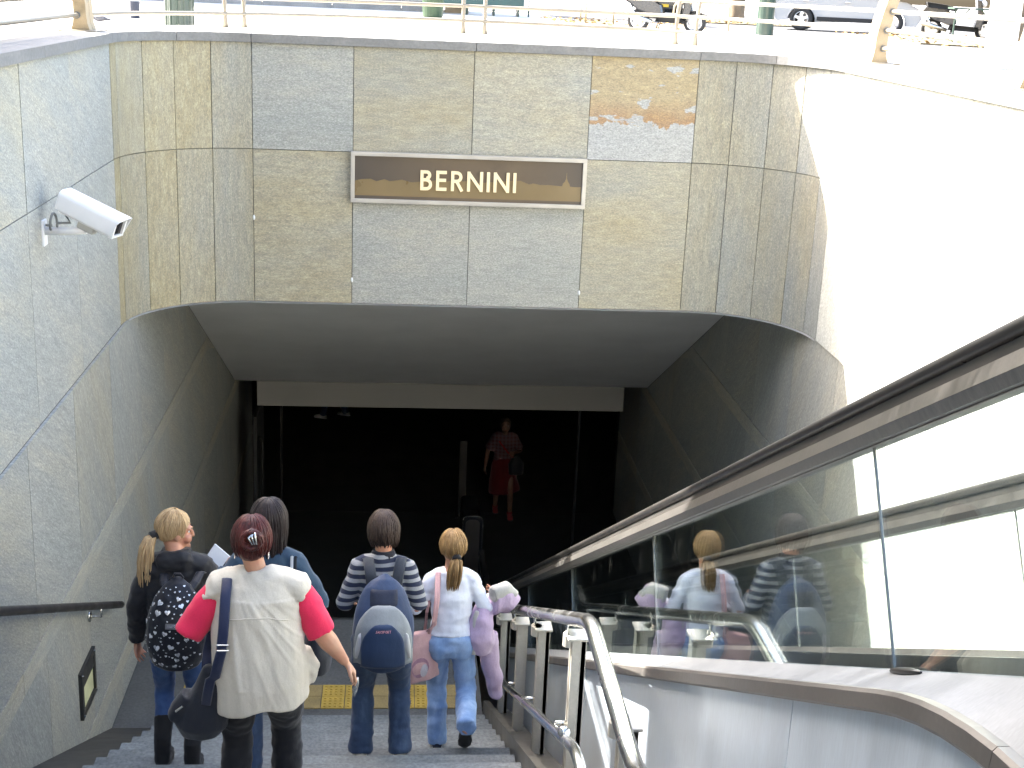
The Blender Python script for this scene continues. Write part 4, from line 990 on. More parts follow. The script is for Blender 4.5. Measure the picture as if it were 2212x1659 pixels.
def car(name, loc, ang, paint, lab, group=None, plate=None, scale=1.0):
    t = thing(name, loc, lab, 'car', group); t.scale = (scale, scale, scale); f = V((cos(ang), sin(ang), 0)); l = V((-sin(ang), cos(ang), 0)); o0 = V(loc)
    P = lambda a, b, z: o0 + f * a + l * b + V((0, 0, z))
    low = [(-2.12, 0.42), (-2.15, 0.70), (-2.05, 0.98), (-1.3, 1.04), (0.95, 1.02), (1.7, 0.92), (2.08, 0.74), (2.14, 0.46), (2.0, 0.26)]
    def archy(cx): return [(cx + 0.40 * cos(radians(a)), 0.30 + 0.40 * sin(radians(a))) for a in range(-6, 190, 14)]
    low += archy(1.30) + archy(-1.30)[0:] + [(-2.0, 0.26)]
    n = len(low); vs = []
    for b, k in ((-0.80, 0.99), (-0.86, 1.0), (0.86, 1.0), (0.80, 0.99)): vs += [P(a * k, b, z if abs(b) > 0.82 else z) for a, z in low]
    fs = [(i, (i + 1) % n, n + (i + 1) % n, n + i) for i in range(n)] + [(n + i, n + (i + 1) % n, 2 * n + (i + 1) % n, 2 * n + i) for i in range(n)] + [(2 * n + i, 2 * n + (i + 1) % n, 3 * n + (i + 1) % n, 3 * n + i) for i in range(n)] + [tuple(range(n)), tuple(reversed(range(3 * n, 4 * n)))]
    b = MB().add(vs, fs).obj('body', paint, t); smooth_by_angle(b, 30)
    cab = [(-1.75, 1.03), (-1.45, 1.45), (-0.9, 1.54), (0.15, 1.53), (1.02, 1.02)]
    m = len(cab); vs = [P(a, s * (0.78 if z < 1.1 else 0.62), z) for s in (-1, 1) for a, z in cab]
    MB().add(vs, [tuple(range(m)), tuple(reversed(range(m, 2 * m)))] + [(i, (i + 1) % m, m + (i + 1) % m, m + i) for i in range(m)]).obj('window', glass_dark, t)
    MB().add([P(a, s * 0.6, z) for z in (1.50, 1.565) for a, s in ((-1.35, -1), (0.2, -1), (0.2, 1), (-1.35, 1))], [(0, 1, 2, 3), (4, 5, 6, 7), (0, 1, 5, 4), (1, 2, 6, 5), (2, 3, 7, 6), (3, 0, 4, 7)]).obj('roof', paint, t)
    for s in (-1, 1):
        for a in (1.30, -1.30): wheel(t, P(a, s * 0.76, 0.34), f)
        MB().bbox(P(2.08, s * 0.6, 0.68), (0.36, 0.1, 0.14), 0.03, frame(f)).obj('headlight', M['cam_white'], t)
        MB().bbox(P(-2.12, s * 0.66, 0.80), (0.26, 0.08, 0.2), 0.03, frame(f)).obj('tail_light', simple('tail_red', (0.35, 0.02, 0.02), 0.3), t)
        for a in (0.95, -0.25): MB().bbox(P(a - 0.95, s * 0.868, 0.86), (0.03, 0.16, 0.03), 0.006, frame(f)).obj('door_handle', M['steel'], t)
        MB().bbox(P(0, s * 0.862, 0.36), (0.03, 1.7, 0.12), 0.01, frame(f)).obj('sill', tyre_m, t)
    if plate: MB().bbox(P(-2.16, 0, 0.55), (0.5, 0.03, 0.12), 0.005, frame(f)).obj('number_plate', plate, t)
silver = simple('silver_paint', (0.36, 0.365, 0.37), 0.35, metal=0.15, var=0.01, scale=0.5, coat=0.3)
car('parked_car', (16.0, 49.0, ZS), radians(-20), silver, 'silver parked car with alloy wheels beyond the railing', scale=1.2)
dkpaint = simple('dark_car_paint', (0.02, 0.025, 0.03), 0.25, coat=0.6); bluepaint = simple('blue_car_paint', (0.03, 0.07, 0.2), 0.25, coat=0.6)
yplate = simple('yellow_plate', (0.65, 0.45, 0.03), 0.5)
car('parked_car', (11.4, 60.5, ZS), radians(80), dkpaint, 'dark parked car with yellow number plate seen between the scooter and the tree', plate=yplate)
car('parked_car', (25.6, 52.5, ZS), radians(-20), dkpaint, 'black parked car beyond the slim tree at the far right')

# scooters
def scooter(loc, ang, shell, lab):
    t = thing('scooter', loc, lab, 'scooter', 'parked scooters'); t.scale = (1.22, 1.22, 1.22); f = V((cos(ang), sin(ang), 0)); l = V((-sin(ang), cos(ang), 0)); o0 = V(loc); R = frame(f)
    P = lambda a, b, z: o0 + f * a + l * b + V((0, 0, z))
    for a in (-0.66, 0.68): wheel(t, P(a, 0, 0.26), f, 0.26, 0.12)
    def side(poly, w, name, mat, par=t):
        mb = MB(); n = len(poly); vs = [P(a, s * w * (0.55 if e else 1), z) for s, e in ((-1, 1), (-1, 0), (1, 0), (1, 1)) for a, z in [((x - cxx) * (1.0 if e else 0.93) + cxx, (zz - czz) * (1.0 if e else 0.93) + czz) for cxx, czz in [(sum(p[0] for p in poly) / n, sum(p[1] for p in poly) / n)] for x, zz in poly]]
        fs = [(k * n + i, k * n + (i + 1) % n, (k + 1) * n + (i + 1) % n, (k + 1) * n + i) for k in range(3) for i in range(n)] + [tuple(range(n)), tuple(reversed(range(3 * n, 4 * n)))]
        o = mb.add(vs, fs).obj(name, mat, par); smooth_by_angle(o, 40); return o
    side([(-0.98, 0.70), (-0.7, 0.50), (-0.25, 0.36), (-0.05, 0.40), (-0.12, 0.62), (-0.35, 0.76), (-0.9, 0.80)], 0.19, 'rear_shell', shell)
    side([(-0.25, 0.24), (0.42, 0.22), (0.5, 0.34), (-0.2, 0.38)], 0.2, 'floorboard', tyre_m)
    side([(0.36, 0.30), (0.55, 0.26), (0.60, 0.55), (0.48, 1.02), (0.36, 1.04), (0.42, 0.6)], 0.2, 'front_shield', shell)
    side([(0.46, 0.50), (0.68, 0.55), (0.95, 0.44), (0.98, 0.36), (0.70, 0.56 - 0.05), (0.5, 0.42)], 0.09, 'mudguard', shell)
    side([(-0.85, 0.80), (-0.1, 0.70), (-0.05, 0.78), (-0.35, 0.86), (-0.88, 0.92)], 0.15, 'seat', tyre_m)
    MB().tube([P(-0.30, -0.14, 0.24), P(-0.95, -0.2, 0.40)], [0.045, 0.065], 10).obj('exhaust', M['steel'], t, True)
    MB().tube([P(-0.66, -0.11, 0.26), P(-0.85, -0.13, 0.62)], 0.03, 8).obj('shock_absorber', M['steel'], t, True)
    MB().tube([P(0.68, 0.08, 0.26), P(0.52, 0.05, 0.72), P(0.42, 0.0, 1.06)], 0.025, 8).obj('fork', M['cam_grey'], t, True)
    MB().tube([P(0.36, -0.34, 1.12), P(0.42, 0, 1.08), P(0.36, 0.34, 1.12)], 0.018, 8).obj('handlebar', tyre_m, t, True)
    MB().ball(P(0.55, 0, 0.92), (0.09, 0.09, 0.09), 10, 6).obj('headlight', M['cam_white'], t, True)
    for s in (-1, 1): MB().tube([P(-0.15, s * 0.1, 0.26), P(-0.22, s * 0.17, 0.0)], 0.014, 6).obj('stand', tyre_m, t)
    MB().bbox(P(-0.99, 0, 0.66), (0.2, 0.03, 0.16), 0.01, R).obj('number_plate', M['cam_white'], t)
scooter((7.55, 39.3, ZS), radians(-22), simple('black_shell', (0.012, 0.013, 0.016), 0.25, coat=0.6), 'black parked scooter with silver exhaust on the pavement behind the railing')
scooter((17.4, 42.3, ZS + 0.05), radians(-15), simple('charcoal_shell', (0.03, 0.03, 0.035), 0.3, coat=0.4), 'charcoal scooter parked on the leafy verge by the slim tree')
for i, (x, y) in enumerate(((17.0, 40.2), (19.6, 39.0))):
    t = thing('trestle', (x, y, ZS), ['dark green metal trestle stand before the charcoal scooter', 'dark green metal trestle stand right of the slim tree'][i], 'trestle', 'trestles on the verge')
    for s in (-0.6, 0.6):
        MB().tube([(x + s, y, ZS + 0.05), (x + s, y, ZS + 1.0)], 0.03, 6).obj('leg', dkgreen, t); MB().tube([(x + s, y, ZS + 0.6), (x + s * 0.3, y, ZS + 1.0)], 0.022, 6).obj('brace', dkgreen, t)
    MB().box((x, y, ZS + 1.02), (1.5, 0.5, 0.05)).obj('top', dkgreen, t)

# pigeon
pg = thing('pigeon', (-6.15, 29.0, ZS), 'grey pigeon standing on the bright pavement beside the left railing post', 'pigeon')
pm = simple('pigeon_grey', (0.05, 0.052, 0.065), 0.7, var=0.5, scale=14)
px, py, pz = -6.15, 29.0, ZS
mb = MB(); mb.tube([(px - 0.17, py, pz + 0.175), (px - 0.150, py, pz + 0.20), (px - 0.13, py, pz + 0.18), (px - 0.11, py, pz + 0.14), (px - 0.05, py, pz + 0.125), (px + 0.03, py, pz + 0.125), (px + 0.10, py, pz + 0.12), (px + 0.17, py, pz + 0.11), (px + 0.24, py, pz + 0.10)], [0.012, 0.03, 0.026, 0.036, 0.062, 0.066, 0.05, 0.026, 0.018], 12, ref=(0, 1, 0))
mb.obj('body', pm, pg, True)
MB().tube([(px - 0.165, py, pz + 0.19), (px - 0.205, py, pz + 0.175)], [0.009, 0.002], 6).obj('beak', M['cam_dark'], pg)
for s in (-1, 1):
    MB().tube([(px + 0.0, py + s * 0.025, pz + 0.07), (px + 0.0, py + s * 0.025, pz + 0.0), (px - 0.03, py + s * 0.025, pz + 0.005)], 0.006, 5).obj('leg', simple('pigeon_leg', (0.4, 0.1, 0.08), 0.6), pg)
    MB().ball((px + 0.03, py + s * 0.055, pz + 0.135), (0.11, 0.018, 0.045), 10, 6).obj('wing', simple('pigeon_wing', (0.08, 0.08, 0.09), 0.7, var=0.4, scale=20), pg, True)
# unseen blocks added left of the stairwell to shade the near part of the pit
t = thing('shade_block', (-4.6, 2.0, ZS), 'added dark green block out of view, shading the near part of the pit', 'shade_block')
MB().bbox((-4.6, 2.05, ZS + 3.3), (2.0, 13.3, 6.5), 0.03).obj('body', dkgreen, t)
MB().bbox((-4.6, 2.05, ZS + 6.63), (2.3, 13.5, 0.14), 0.03).obj('roof', M['cam_grey'], t)
for k in range(5): MB().bbox((-3.59, -3.2 + k * 2.3, ZS + 2.1), (0.03, 1.9, 1.6), 0.01).obj('shutter', M['cam_grey'], t)
MB().bbox((-3.9, 10.1, ZS + 1.15), (0.5, 2.7, 2.3), 0.03).obj('low_shade_block', dkgreen, t)  # lower block added to shade the left coping
t = thing('fill_light_house', (6, -34, ZS), 'added ochre apartment house behind the viewer, unseen, bouncing sunlight into the stairwell', 'building')  # unseen house added so its sunlit wall throws warm light into the pit
ochre_w = simple('ochre_render', (0.33, 0.30, 0.24), 0.9, var=0.08, scale=0.5)
MB().box((2, -36, ZS + 10), (70, 12, 20)).obj('wall', ochre_w, t); MB().box((2, -36, ZS + 20.2), (71, 13, 0.4)).obj('roof', M['kerb'], t)
wm = MB(); pm_ = MB()
for j in range(5):
    for i in range(16):
        x = -30 + i * 4.2; z = ZS + 2.6 + j * 3.7
        wm.box((x, -29.95, z), (1.3, 0.12, 2.0)); pm_.box((x, -29.885, z), (1.1, 0.02, 1.8))
wm.obj('windows', M['kerb'], t)['kind'] = 'stuff'; pm_.obj('panes', M['cam_dark'], t)['kind'] = 'stuff'

# ------------------------------------------------------------------ people
def remesh(mb, vox, smooth=3, wr=None):
    """fuse overlapping pieces into one continuous surface"""
    me = mb.mesh('tmp'); o = bpy.data.objects.new('tmp', me); COL.objects.link(o)
    m = o.modifiers.new('r', 'REMESH'); m.mode = 'VOXEL'; m.voxel_size = vox; m.adaptivity = 0
    if smooth: s = o.modifiers.new('s', 'SMOOTH'); s.iterations = smooth; s.factor = 0.5
    dg = bpy.context.evaluated_depsgraph_get(); dg.update()
    out = bpy.data.meshes.new_from_object(o.evaluated_get(dg)); bpy.data.objects.remove(o); bpy.data.meshes.remove(me)
    out.materials.clear()
    if wr:
        co = [0.0] * (3 * len(out.vertices)); out.vertices.foreach_get('co', co); nn = [v.normal.copy() for v in out.vertices]
        for amp, fr, seed in wr:
            for i, n_ in enumerate(nn):
                p = V((co[3 * i] * fr[0] + seed, co[3 * i + 1] * fr[1] - seed, co[3 * i + 2] * fr[2] + 3 * seed))
                a = noise.noise(p); a = (1 - abs(a) * 2.2) * 0.5 if amp < 0 else a
                a *= abs(amp); co[3 * i] += n_.x * a; co[3 * i + 1] += n_.y * a; co[3 * i + 2] += n_.z * a
        out.vertices.foreach_set('co', co); out.update()
    return out
def ik(a, b, l1, l2, pole):
    d = b - a; L = min(d.length, (l1 + l2) * 0.999); u = d.normalized(); k = (l1 * l1 - l2 * l2 + L * L) / (2 * L); h = sqrt(max(0, l1 * l1 - k * k))
    p = V(pole) - u * V(pole).dot(u); p.normalize(); return a + u * k + p * h
def lerp(a, b, t): return a + (b - a) * t
def hand(mb, w, d, palm, s=1.0, curl=0.5, thumb=1):
    """palm and five separate fingers; w wrist, d direction of the forearm, palm = inward normal, thumb = +1/-1 side"""
    d = d.normalized(); pn = (palm - d * palm.dot(d)).normalized(); sd = d.cross(pn).normalized() * thumb
    kn = w + d * 0.085 * s
    mb.tube([w - d * 0.03 * s, w + d * 0.012 * s, w + d * 0.05 * s, kn], [(0.024 * s, 0.019 * s), (0.027 * s, 0.018 * s), (0.039 * s, 0.017 * s), (0.040 * s, 0.014 * s)], 12, ref=sd)
    for k, L in enumerate((0.072, 0.082, 0.076, 0.060)):
        b = kn - d * 0.012 * s + sd * (0.0315 - 0.021 * k) * s; p = [b]; a = 0.12 + 0.06 * k; dd = d
        sp = sd * (0.10 - 0.065 * k)
        for j in range(3):
            a += curl * (0.55 if j else 0.4); v = (d * cos(a) + pn * sin(a) + sp).normalized(); p.append(p[-1] + v * L * s * (0.46, 0.31, 0.25)[j])
        mb.tube(p, [0.0088 * s, 0.0082 * s, 0.0074 * s, 0.0058 * s], 8); mb.ball(p[-1], 0.0058 * s, 8, 5)
    tb = w + d * 0.022 * s + sd * 0.022 * s
    p = [tb, tb + (d * 0.5 + sd * 0.8 + pn * 0.3).normalized() * 0.038 * s]; p.append(p[-1] + (d * 0.85 + sd * 0.35 + pn * 0.35).normalized() * 0.032 * s); p.append(p[-1] + (d * 0.95 + sd * 0.05 + pn * 0.4).normalized() * 0.024 * s)
    mb.tube(p, [0.015 * s, 0.0115 * s, 0.0098 * s, 0.007 * s], 8)

class Person: pass
def person(loc, label, H=1.64, wd=1.0, torso=None, arms=None, feet=None, skin=(0.45, 0.25, 0.165), yaw=0.0, head_yaw=0.0, head_pitch=0.0, hips=0.0, lean=0.03, vox=0.006, bulk=1.0, head_dx=0.0, shw=0.142):
    """lays out joints (local frame: faces +y, x to the right) and builds the skin of the whole body as one surface"""
    P = Person(); s = H / 1.64; P.s = s; P.H = H; L = V(loc); P.L = L; Rz = rotz(yaw); P.yaw = yaw
    P.t = thing('person', L, label, 'person')
    W = lambda x, y, z: L + Rz @ V((x, y, z)); P.W = W
    hz = 0.52 * H + hips; P.hz = hz
    P.hip = [W(-0.088 * s * wd, 0, hz), W(0.088 * s * wd, 0, hz)]
    P.foot = [V(f) for f in feet]; P.knee = []; P.ank = []
    l1 = 0.245 * H; l2 = 0.245 * H
    for i in range(2):
        a = P.foot[i] + V((0, 0, 0.085 * s)); k = ik(P.hip[i], a, l1, l2, Rz @ V((0.05 * (-1, 1)[i], 1, 0))); P.knee.append(k); P.ank.append(a)
    ly = lambda z: lean * (z - hz) / (0.3 * H)
    P.pel = W(0, 0, hz); P.waist = W(0, ly(0.61 * H), 0.61 * H + hips); P.chest = W(0, ly(0.72 * H), 0.72 * H + hips); P.shl = W(0, ly(0.81 * H), 0.812 * H + hips); P.nk = W(head_dx * 0.5, ly(0.85 * H) + 0.01, 0.855 * H + hips)
    P.hd = W(head_dx, ly(0.93 * H) + 0.035 * s, 0.925 * H + hips)
    P.sh = [W(-shw * s * wd ** 0.7, ly(0.8 * H), 0.802 * H + hips), W(shw * s * wd ** 0.7, ly(0.8 * H), 0.802 * H + hips)]
    P.el = []; P.wr = []
    for i in range(2):
        el, wr = arms[i]; P.el.append(P.sh[i] + Rz @ (V(el) * s)); P.wr.append(P.el[i] + Rz @ (V(wr) * s))
    P.ang = head_yaw; P.HR = Rz @ rotz(head_yaw) @ Matrix.Rotation(head_pitch, 3, 'X')
    X = Rz @ V((1, 0, 0)); P.X = X; P.Yv = Rz @ V((0, 1, 0))
    b = MB(); q = wd * s
    b.tube([P.pel + V((0, 0, -0.09 * s)), P.pel, P.pel.lerp(P.waist, 0.6), P.waist, P.chest, P.shl, P.shl.lerp(P.nk, 0.6)], [(0.10 * q, 0.08 * q), (0.158 * q, 0.108 * q), (0.135 * q, 0.09 * q), (0.122 * q, 0.082 * q), (0.140 * q, 0.096 * q), (0.135 * s, 0.062 * s), (0.07 * s, 0.055 * s)], 18, ref=X)
    for i in range(2):
        b.tube([P.hip[i], P.hip[i].lerp(P.knee[i], 0.5), P.knee[i], P.knee[i].lerp(P.ank[i], 0.3), P.ank[i]], [0.078 * q, 0.066 * q, 0.05 * s, 0.05 * s, 0.034 * s], 12)
        f = P.foot[i]; fd = P.Yv; b.tube([f + V((0, 0, 0.06 * s)) - fd * 0.04, f + V((0, 0, 0.04 * s)) + fd * 0.05, f + V((0, 0, 0.025 * s)) + fd * 0.13], [0.034 * s, 0.034 * s, 0.025 * s], 10)
        b.tube([P.sh[i] - X * (0.03 * (-1, 1)[i]), P.sh[i], P.sh[i].lerp(P.el[i], 0.5), P.el[i], P.el[i].lerp(P.wr[i], 0.35), P.wr[i]], [0.042 * s, 0.047 * s, 0.042 * s * bulk, 0.036 * s * bulk, 0.037 * s * bulk, 0.024 * s], 12)
        d = P.wr[i] - P.el[i]; inward = X * (1, -1)[i] - P.Yv * 0.3
        hand(b, P.wr[i], d, inward, s * 0.97, 0.5, 1 if i == 0 else -1)
    b.tube([P.nk + V((0, 0, -0.06 * s)), P.nk, P.hd + P.HR @ V((0, -0.02, -0.05)) * s], [0.060 * s, 0.052 * s, 0.052 * s], 14)
    hp = lambda x, y, z: P.hd + P.HR @ (V((x, y, z)) * s); P.hp = hp
    b.ball(hp(0, -0.012, 0.018), V((0.074, 0.093, 0.098)) * s, 20, 14, P.HR); b.ball(hp(0, 0.025, -0.05), V((0.056, 0.066, 0.068)) * s, 16, 10, P.HR)
    b.tube([hp(0, 0.06, -0.075), hp(0, 0.082, -0.098)], [0.03 * s, 0.017 * s], 10); b.ball(hp(0, 0.085, -0.098), 0.017 * s, 10, 6)
    b.tube([hp(0, 0.080, 0.018), hp(0, 0.100, -0.014), hp(0, 0.108, -0.030), hp(0, 0.085, -0.038)], [0.010 * s, 0.012 * s, 0.014 * s, 0.011 * s], 8)
    b.tube([hp(-0.026, 0.078, -0.063), hp(0, 0.090, -0.061), hp(0.026, 0.078, -0.063)], [0.006 * s, 0.010 * s, 0.006 * s], 8)
    for e in (-1, 1):
        b.ball(hp(e * 0.074, -0.005, -0.012), V((0.011, 0.022, 0.032)) * s, 10, 8, P.HR); b.tube([hp(e * 0.018, 0.080, 0.028), hp(e * 0.036, 0.078, 0.032), hp(e * 0.055, 0.062, 0.024)], 0.009 * s, 8)
        b.ball(hp(e * 0.04, 0.062, -0.035), 0.03 * s, 10, 6)
    me = remesh(b, vox, 4)
    link('body', me, skin_mat('skin_%d' % len(bpy.data.materials), skin), P.t, True)
    return P
def face(P, iris=(0.05, 0.03, 0.02), brow=(0.12, 0.08, 0.05)):
    s = P.s
    for e in (-1, 1):
        o = MB().ball(P.hp(e * 0.032, 0.065, 0.004), V((0.0105, 0.0115, 0.0062)) * s, 10, 8, P.HR).obj('eye', M['cam_white'], P.t, True)
        MB().ball(P.hp(e * 0.0335, 0.0745, 0.005), V((0.0062, 0.0045, 0.0062)) * s, 8, 6, P.HR).obj('iris', simple('iris', iris, 0.2), o, True)
        MB().tube([P.hp(e * 0.016, 0.089, 0.030), P.hp(e * 0.034, 0.087, 0.035), P.hp(e * 0.054, 0.072, 0.028)], [0.003, 0.0042, 0.002], 6).obj('eyebrow', simple('brow', brow, 0.7), P.t)
    MB().tube([P.hp(-0.024, 0.083, -0.064), P.hp(0, 0.0975, -0.062), P.hp(0.024, 0.083, -0.064)], [0.002, 0.0062, 0.002], 8).obj('lips', simple('lips', (0.42, 0.15, 0.12), 0.45), P.t, True)
def layer(P, name, mb, vox, mat, wr=None, smooth=3):
    return link(name, remesh(mb, vox, smooth, wr), mat, P.t, True)
def trousers(P, mat, wd=1.0, leg=(0.092, 0.080, 0.062, 0.062, 0.066), seat=1.0, end=0.0, wr=None, vox=0.010, top=0.055):
    s = P.s; b = MB(); X = P.X
    up = P.pel.lerp(P.waist, 0.62)
    b.tube([P.pel + V((0, 0, -0.10 * s)), P.pel + V((0, 0, -0.03 * s)), P.pel + V((0, 0, 0.04)), up], [(0.13 * s * wd, 0.10 * s * wd), (0.178 * s * wd, 0.122 * s * wd), (0.172 * s * wd, 0.118 * s * wd), (0.148 * s * wd, 0.102 * s * wd)], 20, ref=X)
    for i in range(2):
        b.ball(P.hip[i] - P.Yv * 0.040 * s * seat + V((0, 0, -0.02 * s)), V((0.084, 0.082, 0.12)) * s * wd, 14, 10)
        e = P.ank[i] + (P.knee[i] - P.ank[i]) * end + V((0, 0, -0.035 * s * (end == 0)))
        b.tube([P.hip[i] + V((0, 0, -0.01)), P.hip[i].lerp(P.knee[i], 0.5), P.knee[i], P.knee[i].lerp(e, 0.5), e], [leg[0] * s * wd, leg[1] * s * wd, leg[2] * s, leg[3] * s, leg[4] * s], 16)
    return layer(P, 'trousers', b, vox, mat, smooth=6, wr=wr or [(0.007, (9, 9, 16), 1.3), (0.004, (24, 24, 38), 4.1), (-0.006, (10, 10, 13), 8.8)])
def shoe(P, i, mat, sole=None, L=0.25, h=0.075, ankle=0.0, drop=0.0, pitch=0.0):
    s = P.s; f = P.foot[i]; d = P.Yv; u = V((0, 0, 1))
    if pitch: d = (P.Yv * cos(pitch) + V((0, 0, sin(pitch)))); u = (V((0, 0, 1)) * cos(pitch) - P.Yv * sin(pitch))
    b = MB(); X = P.X; q = lambda a, z: f + d * a * s + u * z * s
    b.tube([q(-0.075, 0.038), q(-0.05, 0.042), q(0.02, 0.046), q(0.09, 0.038), q(0.15, 0.030), q(0.178, 0.026)], [(0.024 * s, 0.03 * s), (0.036 * s, 0.04 * s), (0.038 * s, 0.042 * s), (0.047 * s, 0.035 * s), (0.042 * s, 0.026 * s), (0.024 * s, 0.018 * s)], 14, ref=X)
    a_ = P.ank[i]
    b.tube([q(-0.02, 0.05), a_ + u * (0.0 + ankle * 0.5), a_ + (P.knee[i] - P.ank[i]).normalized() * max(0.012, ankle)], [(0.045 * s)] * 3 if not ankle else [0.05 * s, 0.052 * s, 0.062 * s], 12, ref=X)
    o = layer(P, 'boot' if ankle else 'shoe', b, 0.007, mat, [(0.003, (18, 18, 26), 2.2)] if ankle else None, 2)
    m2 = MB().tube([q(-0.082, 0.008), q(-0.05, 0.008), q(0.03, 0.008), q(0.09, 0.008), q(0.155, 0.010), q(0.184, 0.012)], [(0.026 * s, 0.010 * s), (0.04 * s, 0.011 * s), (0.038 * s, 0.010 * s), (0.05 * s, 0.010 * s), (0.044 * s, 0.010 * s), (0.02 * s, 0.008 * s)], 12, ref=X)
    link('sole', m2.mesh(), sole or M['rubber'], o, True)
    return o
def strands(n, c, R, r, phi0, phi1, th0, th1, drop=0.0, rad=0.0045, seed=1, tuck=0.0, jag=0.3, sc=1.0):
    """hair strands that follow the skull from the crown and then hang; th measured from the right ear round the back"""
    rr = random.Random(seed); mb = MB()
    for k in range(n):
        th = lerp(th0, th1, (k + rr.random()) / n); p = []; m = 7; j = 1 + rr.uniform(-0.012, 0.055); e = phi1 + rr.uniform(-jag, jag) * 0.3; dp = drop * rr.uniform(0.62, 1.14)
        for i in range(m + 1):
            ph = lerp(phi0, e, i / m); wob = 0.05 * sin(3 * ph + k)
            p.append(c + R @ V((r.x * sin(ph) * cos(th + wob) * j, -r.y * sin(ph) * sin(th + wob) * j, r.z * cos(ph) * j)))
        if drop:
            o_ = p[-1] - c; o_.z = 0; o_ = o_.normalized() * (-tuck)
            for i in range(1, 5): p.append(p[-1] + V((rr.uniform(-0.004, 0.004), rr.uniform(-0.004, 0.004), -dp / 4)) + o_ * (i / 4) / 4)
        q = len(p); mb.tube(p, [rad * (0.5 if i == 0 else 1.0 if i < q - 2 else 0.6 if i < q - 1 else 0.15) for i in range(q)], 5, cap=False)
    return mb
def tail(root, pts, n, spread, rad=0.006, seed=1, end=1.4):
    rr = random.Random(seed); mb = MB()
    for k in range(n):
        a = rr.uniform(0, 6.28); q = sqrt(rr.random()); p = []
        for i, c in enumerate(pts):
            t = i / (len(pts) - 1); w = spread * (0.5 + 0.9 * sin(min(1, t * 1.3) * pi * 0.62)) * (1.0 if t < 0.7 else lerp(1.0, 0.45 * end, (t - 0.7) / 0.3)); p.append(V(c) + V((cos(a), sin(a) * 0.8, 0)) * q * w + V((rr.uniform(-1, 1), rr.uniform(-1, 1), 0)) * 0.004)
        cut = rr.uniform(0.82, 1.0); p[-1] = p[-2].lerp(p[-1], cut)
        mb.tube(p, [rad] * (len(p) - 2) + [rad * 0.75, rad * 0.15], 5, cap=False)
    return mb
def hair_cap(P, mat, r=(0.084, 0.104, 0.108), low=-0.045, face_cut=0.35, wr=None, extra=None):
    """cap of hair: skull shell without the face"""
    s = P.s; b = MB(); b.ball(P.hp(0, -0.016, 0.022), V(r) * s, 24, 16, P.HR)
    if extra: extra(b)
    me = remesh(b, 0.006, 2, wr or [(-0.006, (34, 34, 10), 1.1)])
    bm = bmesh.new(); bm.from_mesh(me); Ri = P.HR.inverted(); kill = []
    off = ORG[P.t]
    for f in bm.faces:
        c = Ri @ (f.calc_center_median() - P.hd) / s
        if c.y > 0.035 + 0.0 + max(0, (c.z - 0.02)) * 0.62 or (c.z < low and c.y > -0.02 + (low - c.z) * -1.5): kill.append(f)
    bmesh.ops.delete(bm, geom=kill, context='FACES'); bm.to_mesh(me); bm.free()
    return link('hair', me, mat, P.t, True)

def shoulders(P, b, w0=0.07, w1=0.074, drop=0.0):
    for i in range(2):
        sg_ = (-1, 1)[i]; n0 = P.shl.lerp(P.nk, 0.30) + P.X * (0.035 * sg_)
        b.tube([n0, n0.lerp(P.sh[i], 0.55) + V((0, 0, 0.004 - drop)), P.sh[i] + V((0, 0, -0.006)), P.sh[i].lerp(P.el[i], 0.25)], [(w0, w0 * 0.8), w0 * 0.98, w1, w1 * 0.97], 14)
# colours of cloth
jean_mid = cloth('dark_blue_denim', (0.030, 0.052, 0.105), weave=420, col2=(0.075, 0.115, 0.19), c2=(0.50, 0.72), c2scale=(9, 9, 3))
jean_light = cloth('pale_blue_denim', (0.17, 0.28, 0.50), weave=420, col2=(0.33, 0.45, 0.66), c2=(0.42, 0.7), c2scale=(9, 9, 4))
jean_blue = cloth('blue_denim', (0.035, 0.075, 0.20), weave=420, col2=(0.06, 0.12, 0.27), c2=(0.45, 0.7), c2scale=(8, 8, 3))
black_cl = cloth('black_cloth', (0.012, 0.012, 0.014), weave=300)
jacket_m = cloth('black_jacket', (0.010, 0.010, 0.012), rough=0.6, weave=300)
def tread_z(y):
    if y < 5.3: return -3.66
    j = math.floor((y - 5.3) / TR) + 1
    return -3.66 - RIS * min(j, 13) if y < 5.3 + 13 * TR else -5.98
def ft(x, y, dz=0.0): return (x, y, tread_z(y) + dz)

# --- blonde young woman, black jacket, heart patterned backpack
L1 = (-1.265, 7.36, tread_z(7.3))
p1 = person(L1, 'blonde woman in black jacket, jeans and black boots, head turned to the side', H=1.64, arms=[((-0.085, -0.035, -0.25), (-0.012, 0.045, -0.24)), ((0.14, 0.10, -0.20), (0.12, 0.20, 0.03))], feet=[ft(-1.36, 7.30), ft(-1.17, 7.22)], head_yaw=radians(-68), head_pitch=radians(-8), hips=-0.02)
s = p1.s; X = p1.X
b = MB(); b.tube([p1.pel + V((0, 0, 0.0)), p1.pel.lerp(p1.waist, 0.6), p1.chest, p1.shl + V((0, 0, -0.02)), p1.shl.lerp(p1.nk, 0.55), p1.nk + V((0, 0, 0.01))], [(0.185, 0.13), (0.172, 0.122), (0.182, 0.128), (0.172, 0.092), (0.098, 0.082), (0.082, 0.076)], 20, ref=X)
for i in range(2):
    b.tube([p1.sh[i] - X * 0.02 * (-1, 1)[i], p1.sh[i].lerp(p1.el[i], 0.5), p1.el[i], p1.el[i].lerp(p1.wr[i], 0.5), p1.wr[i].lerp(p1.el[i], 0.02)], [0.078, 0.068, 0.06, 0.055, 0.05], 14)
b.tube([p1.nk + V((0, -0.05, 0.0)), p1.nk + V((0, -0.075, -0.03)), p1.nk + V((0, -0.09, -0.08))], [(0.10, 0.035), (0.11, 0.04), (0.08, 0.03)], 12, ref=X)
shoulders(p1, b, 0.062, 0.070)
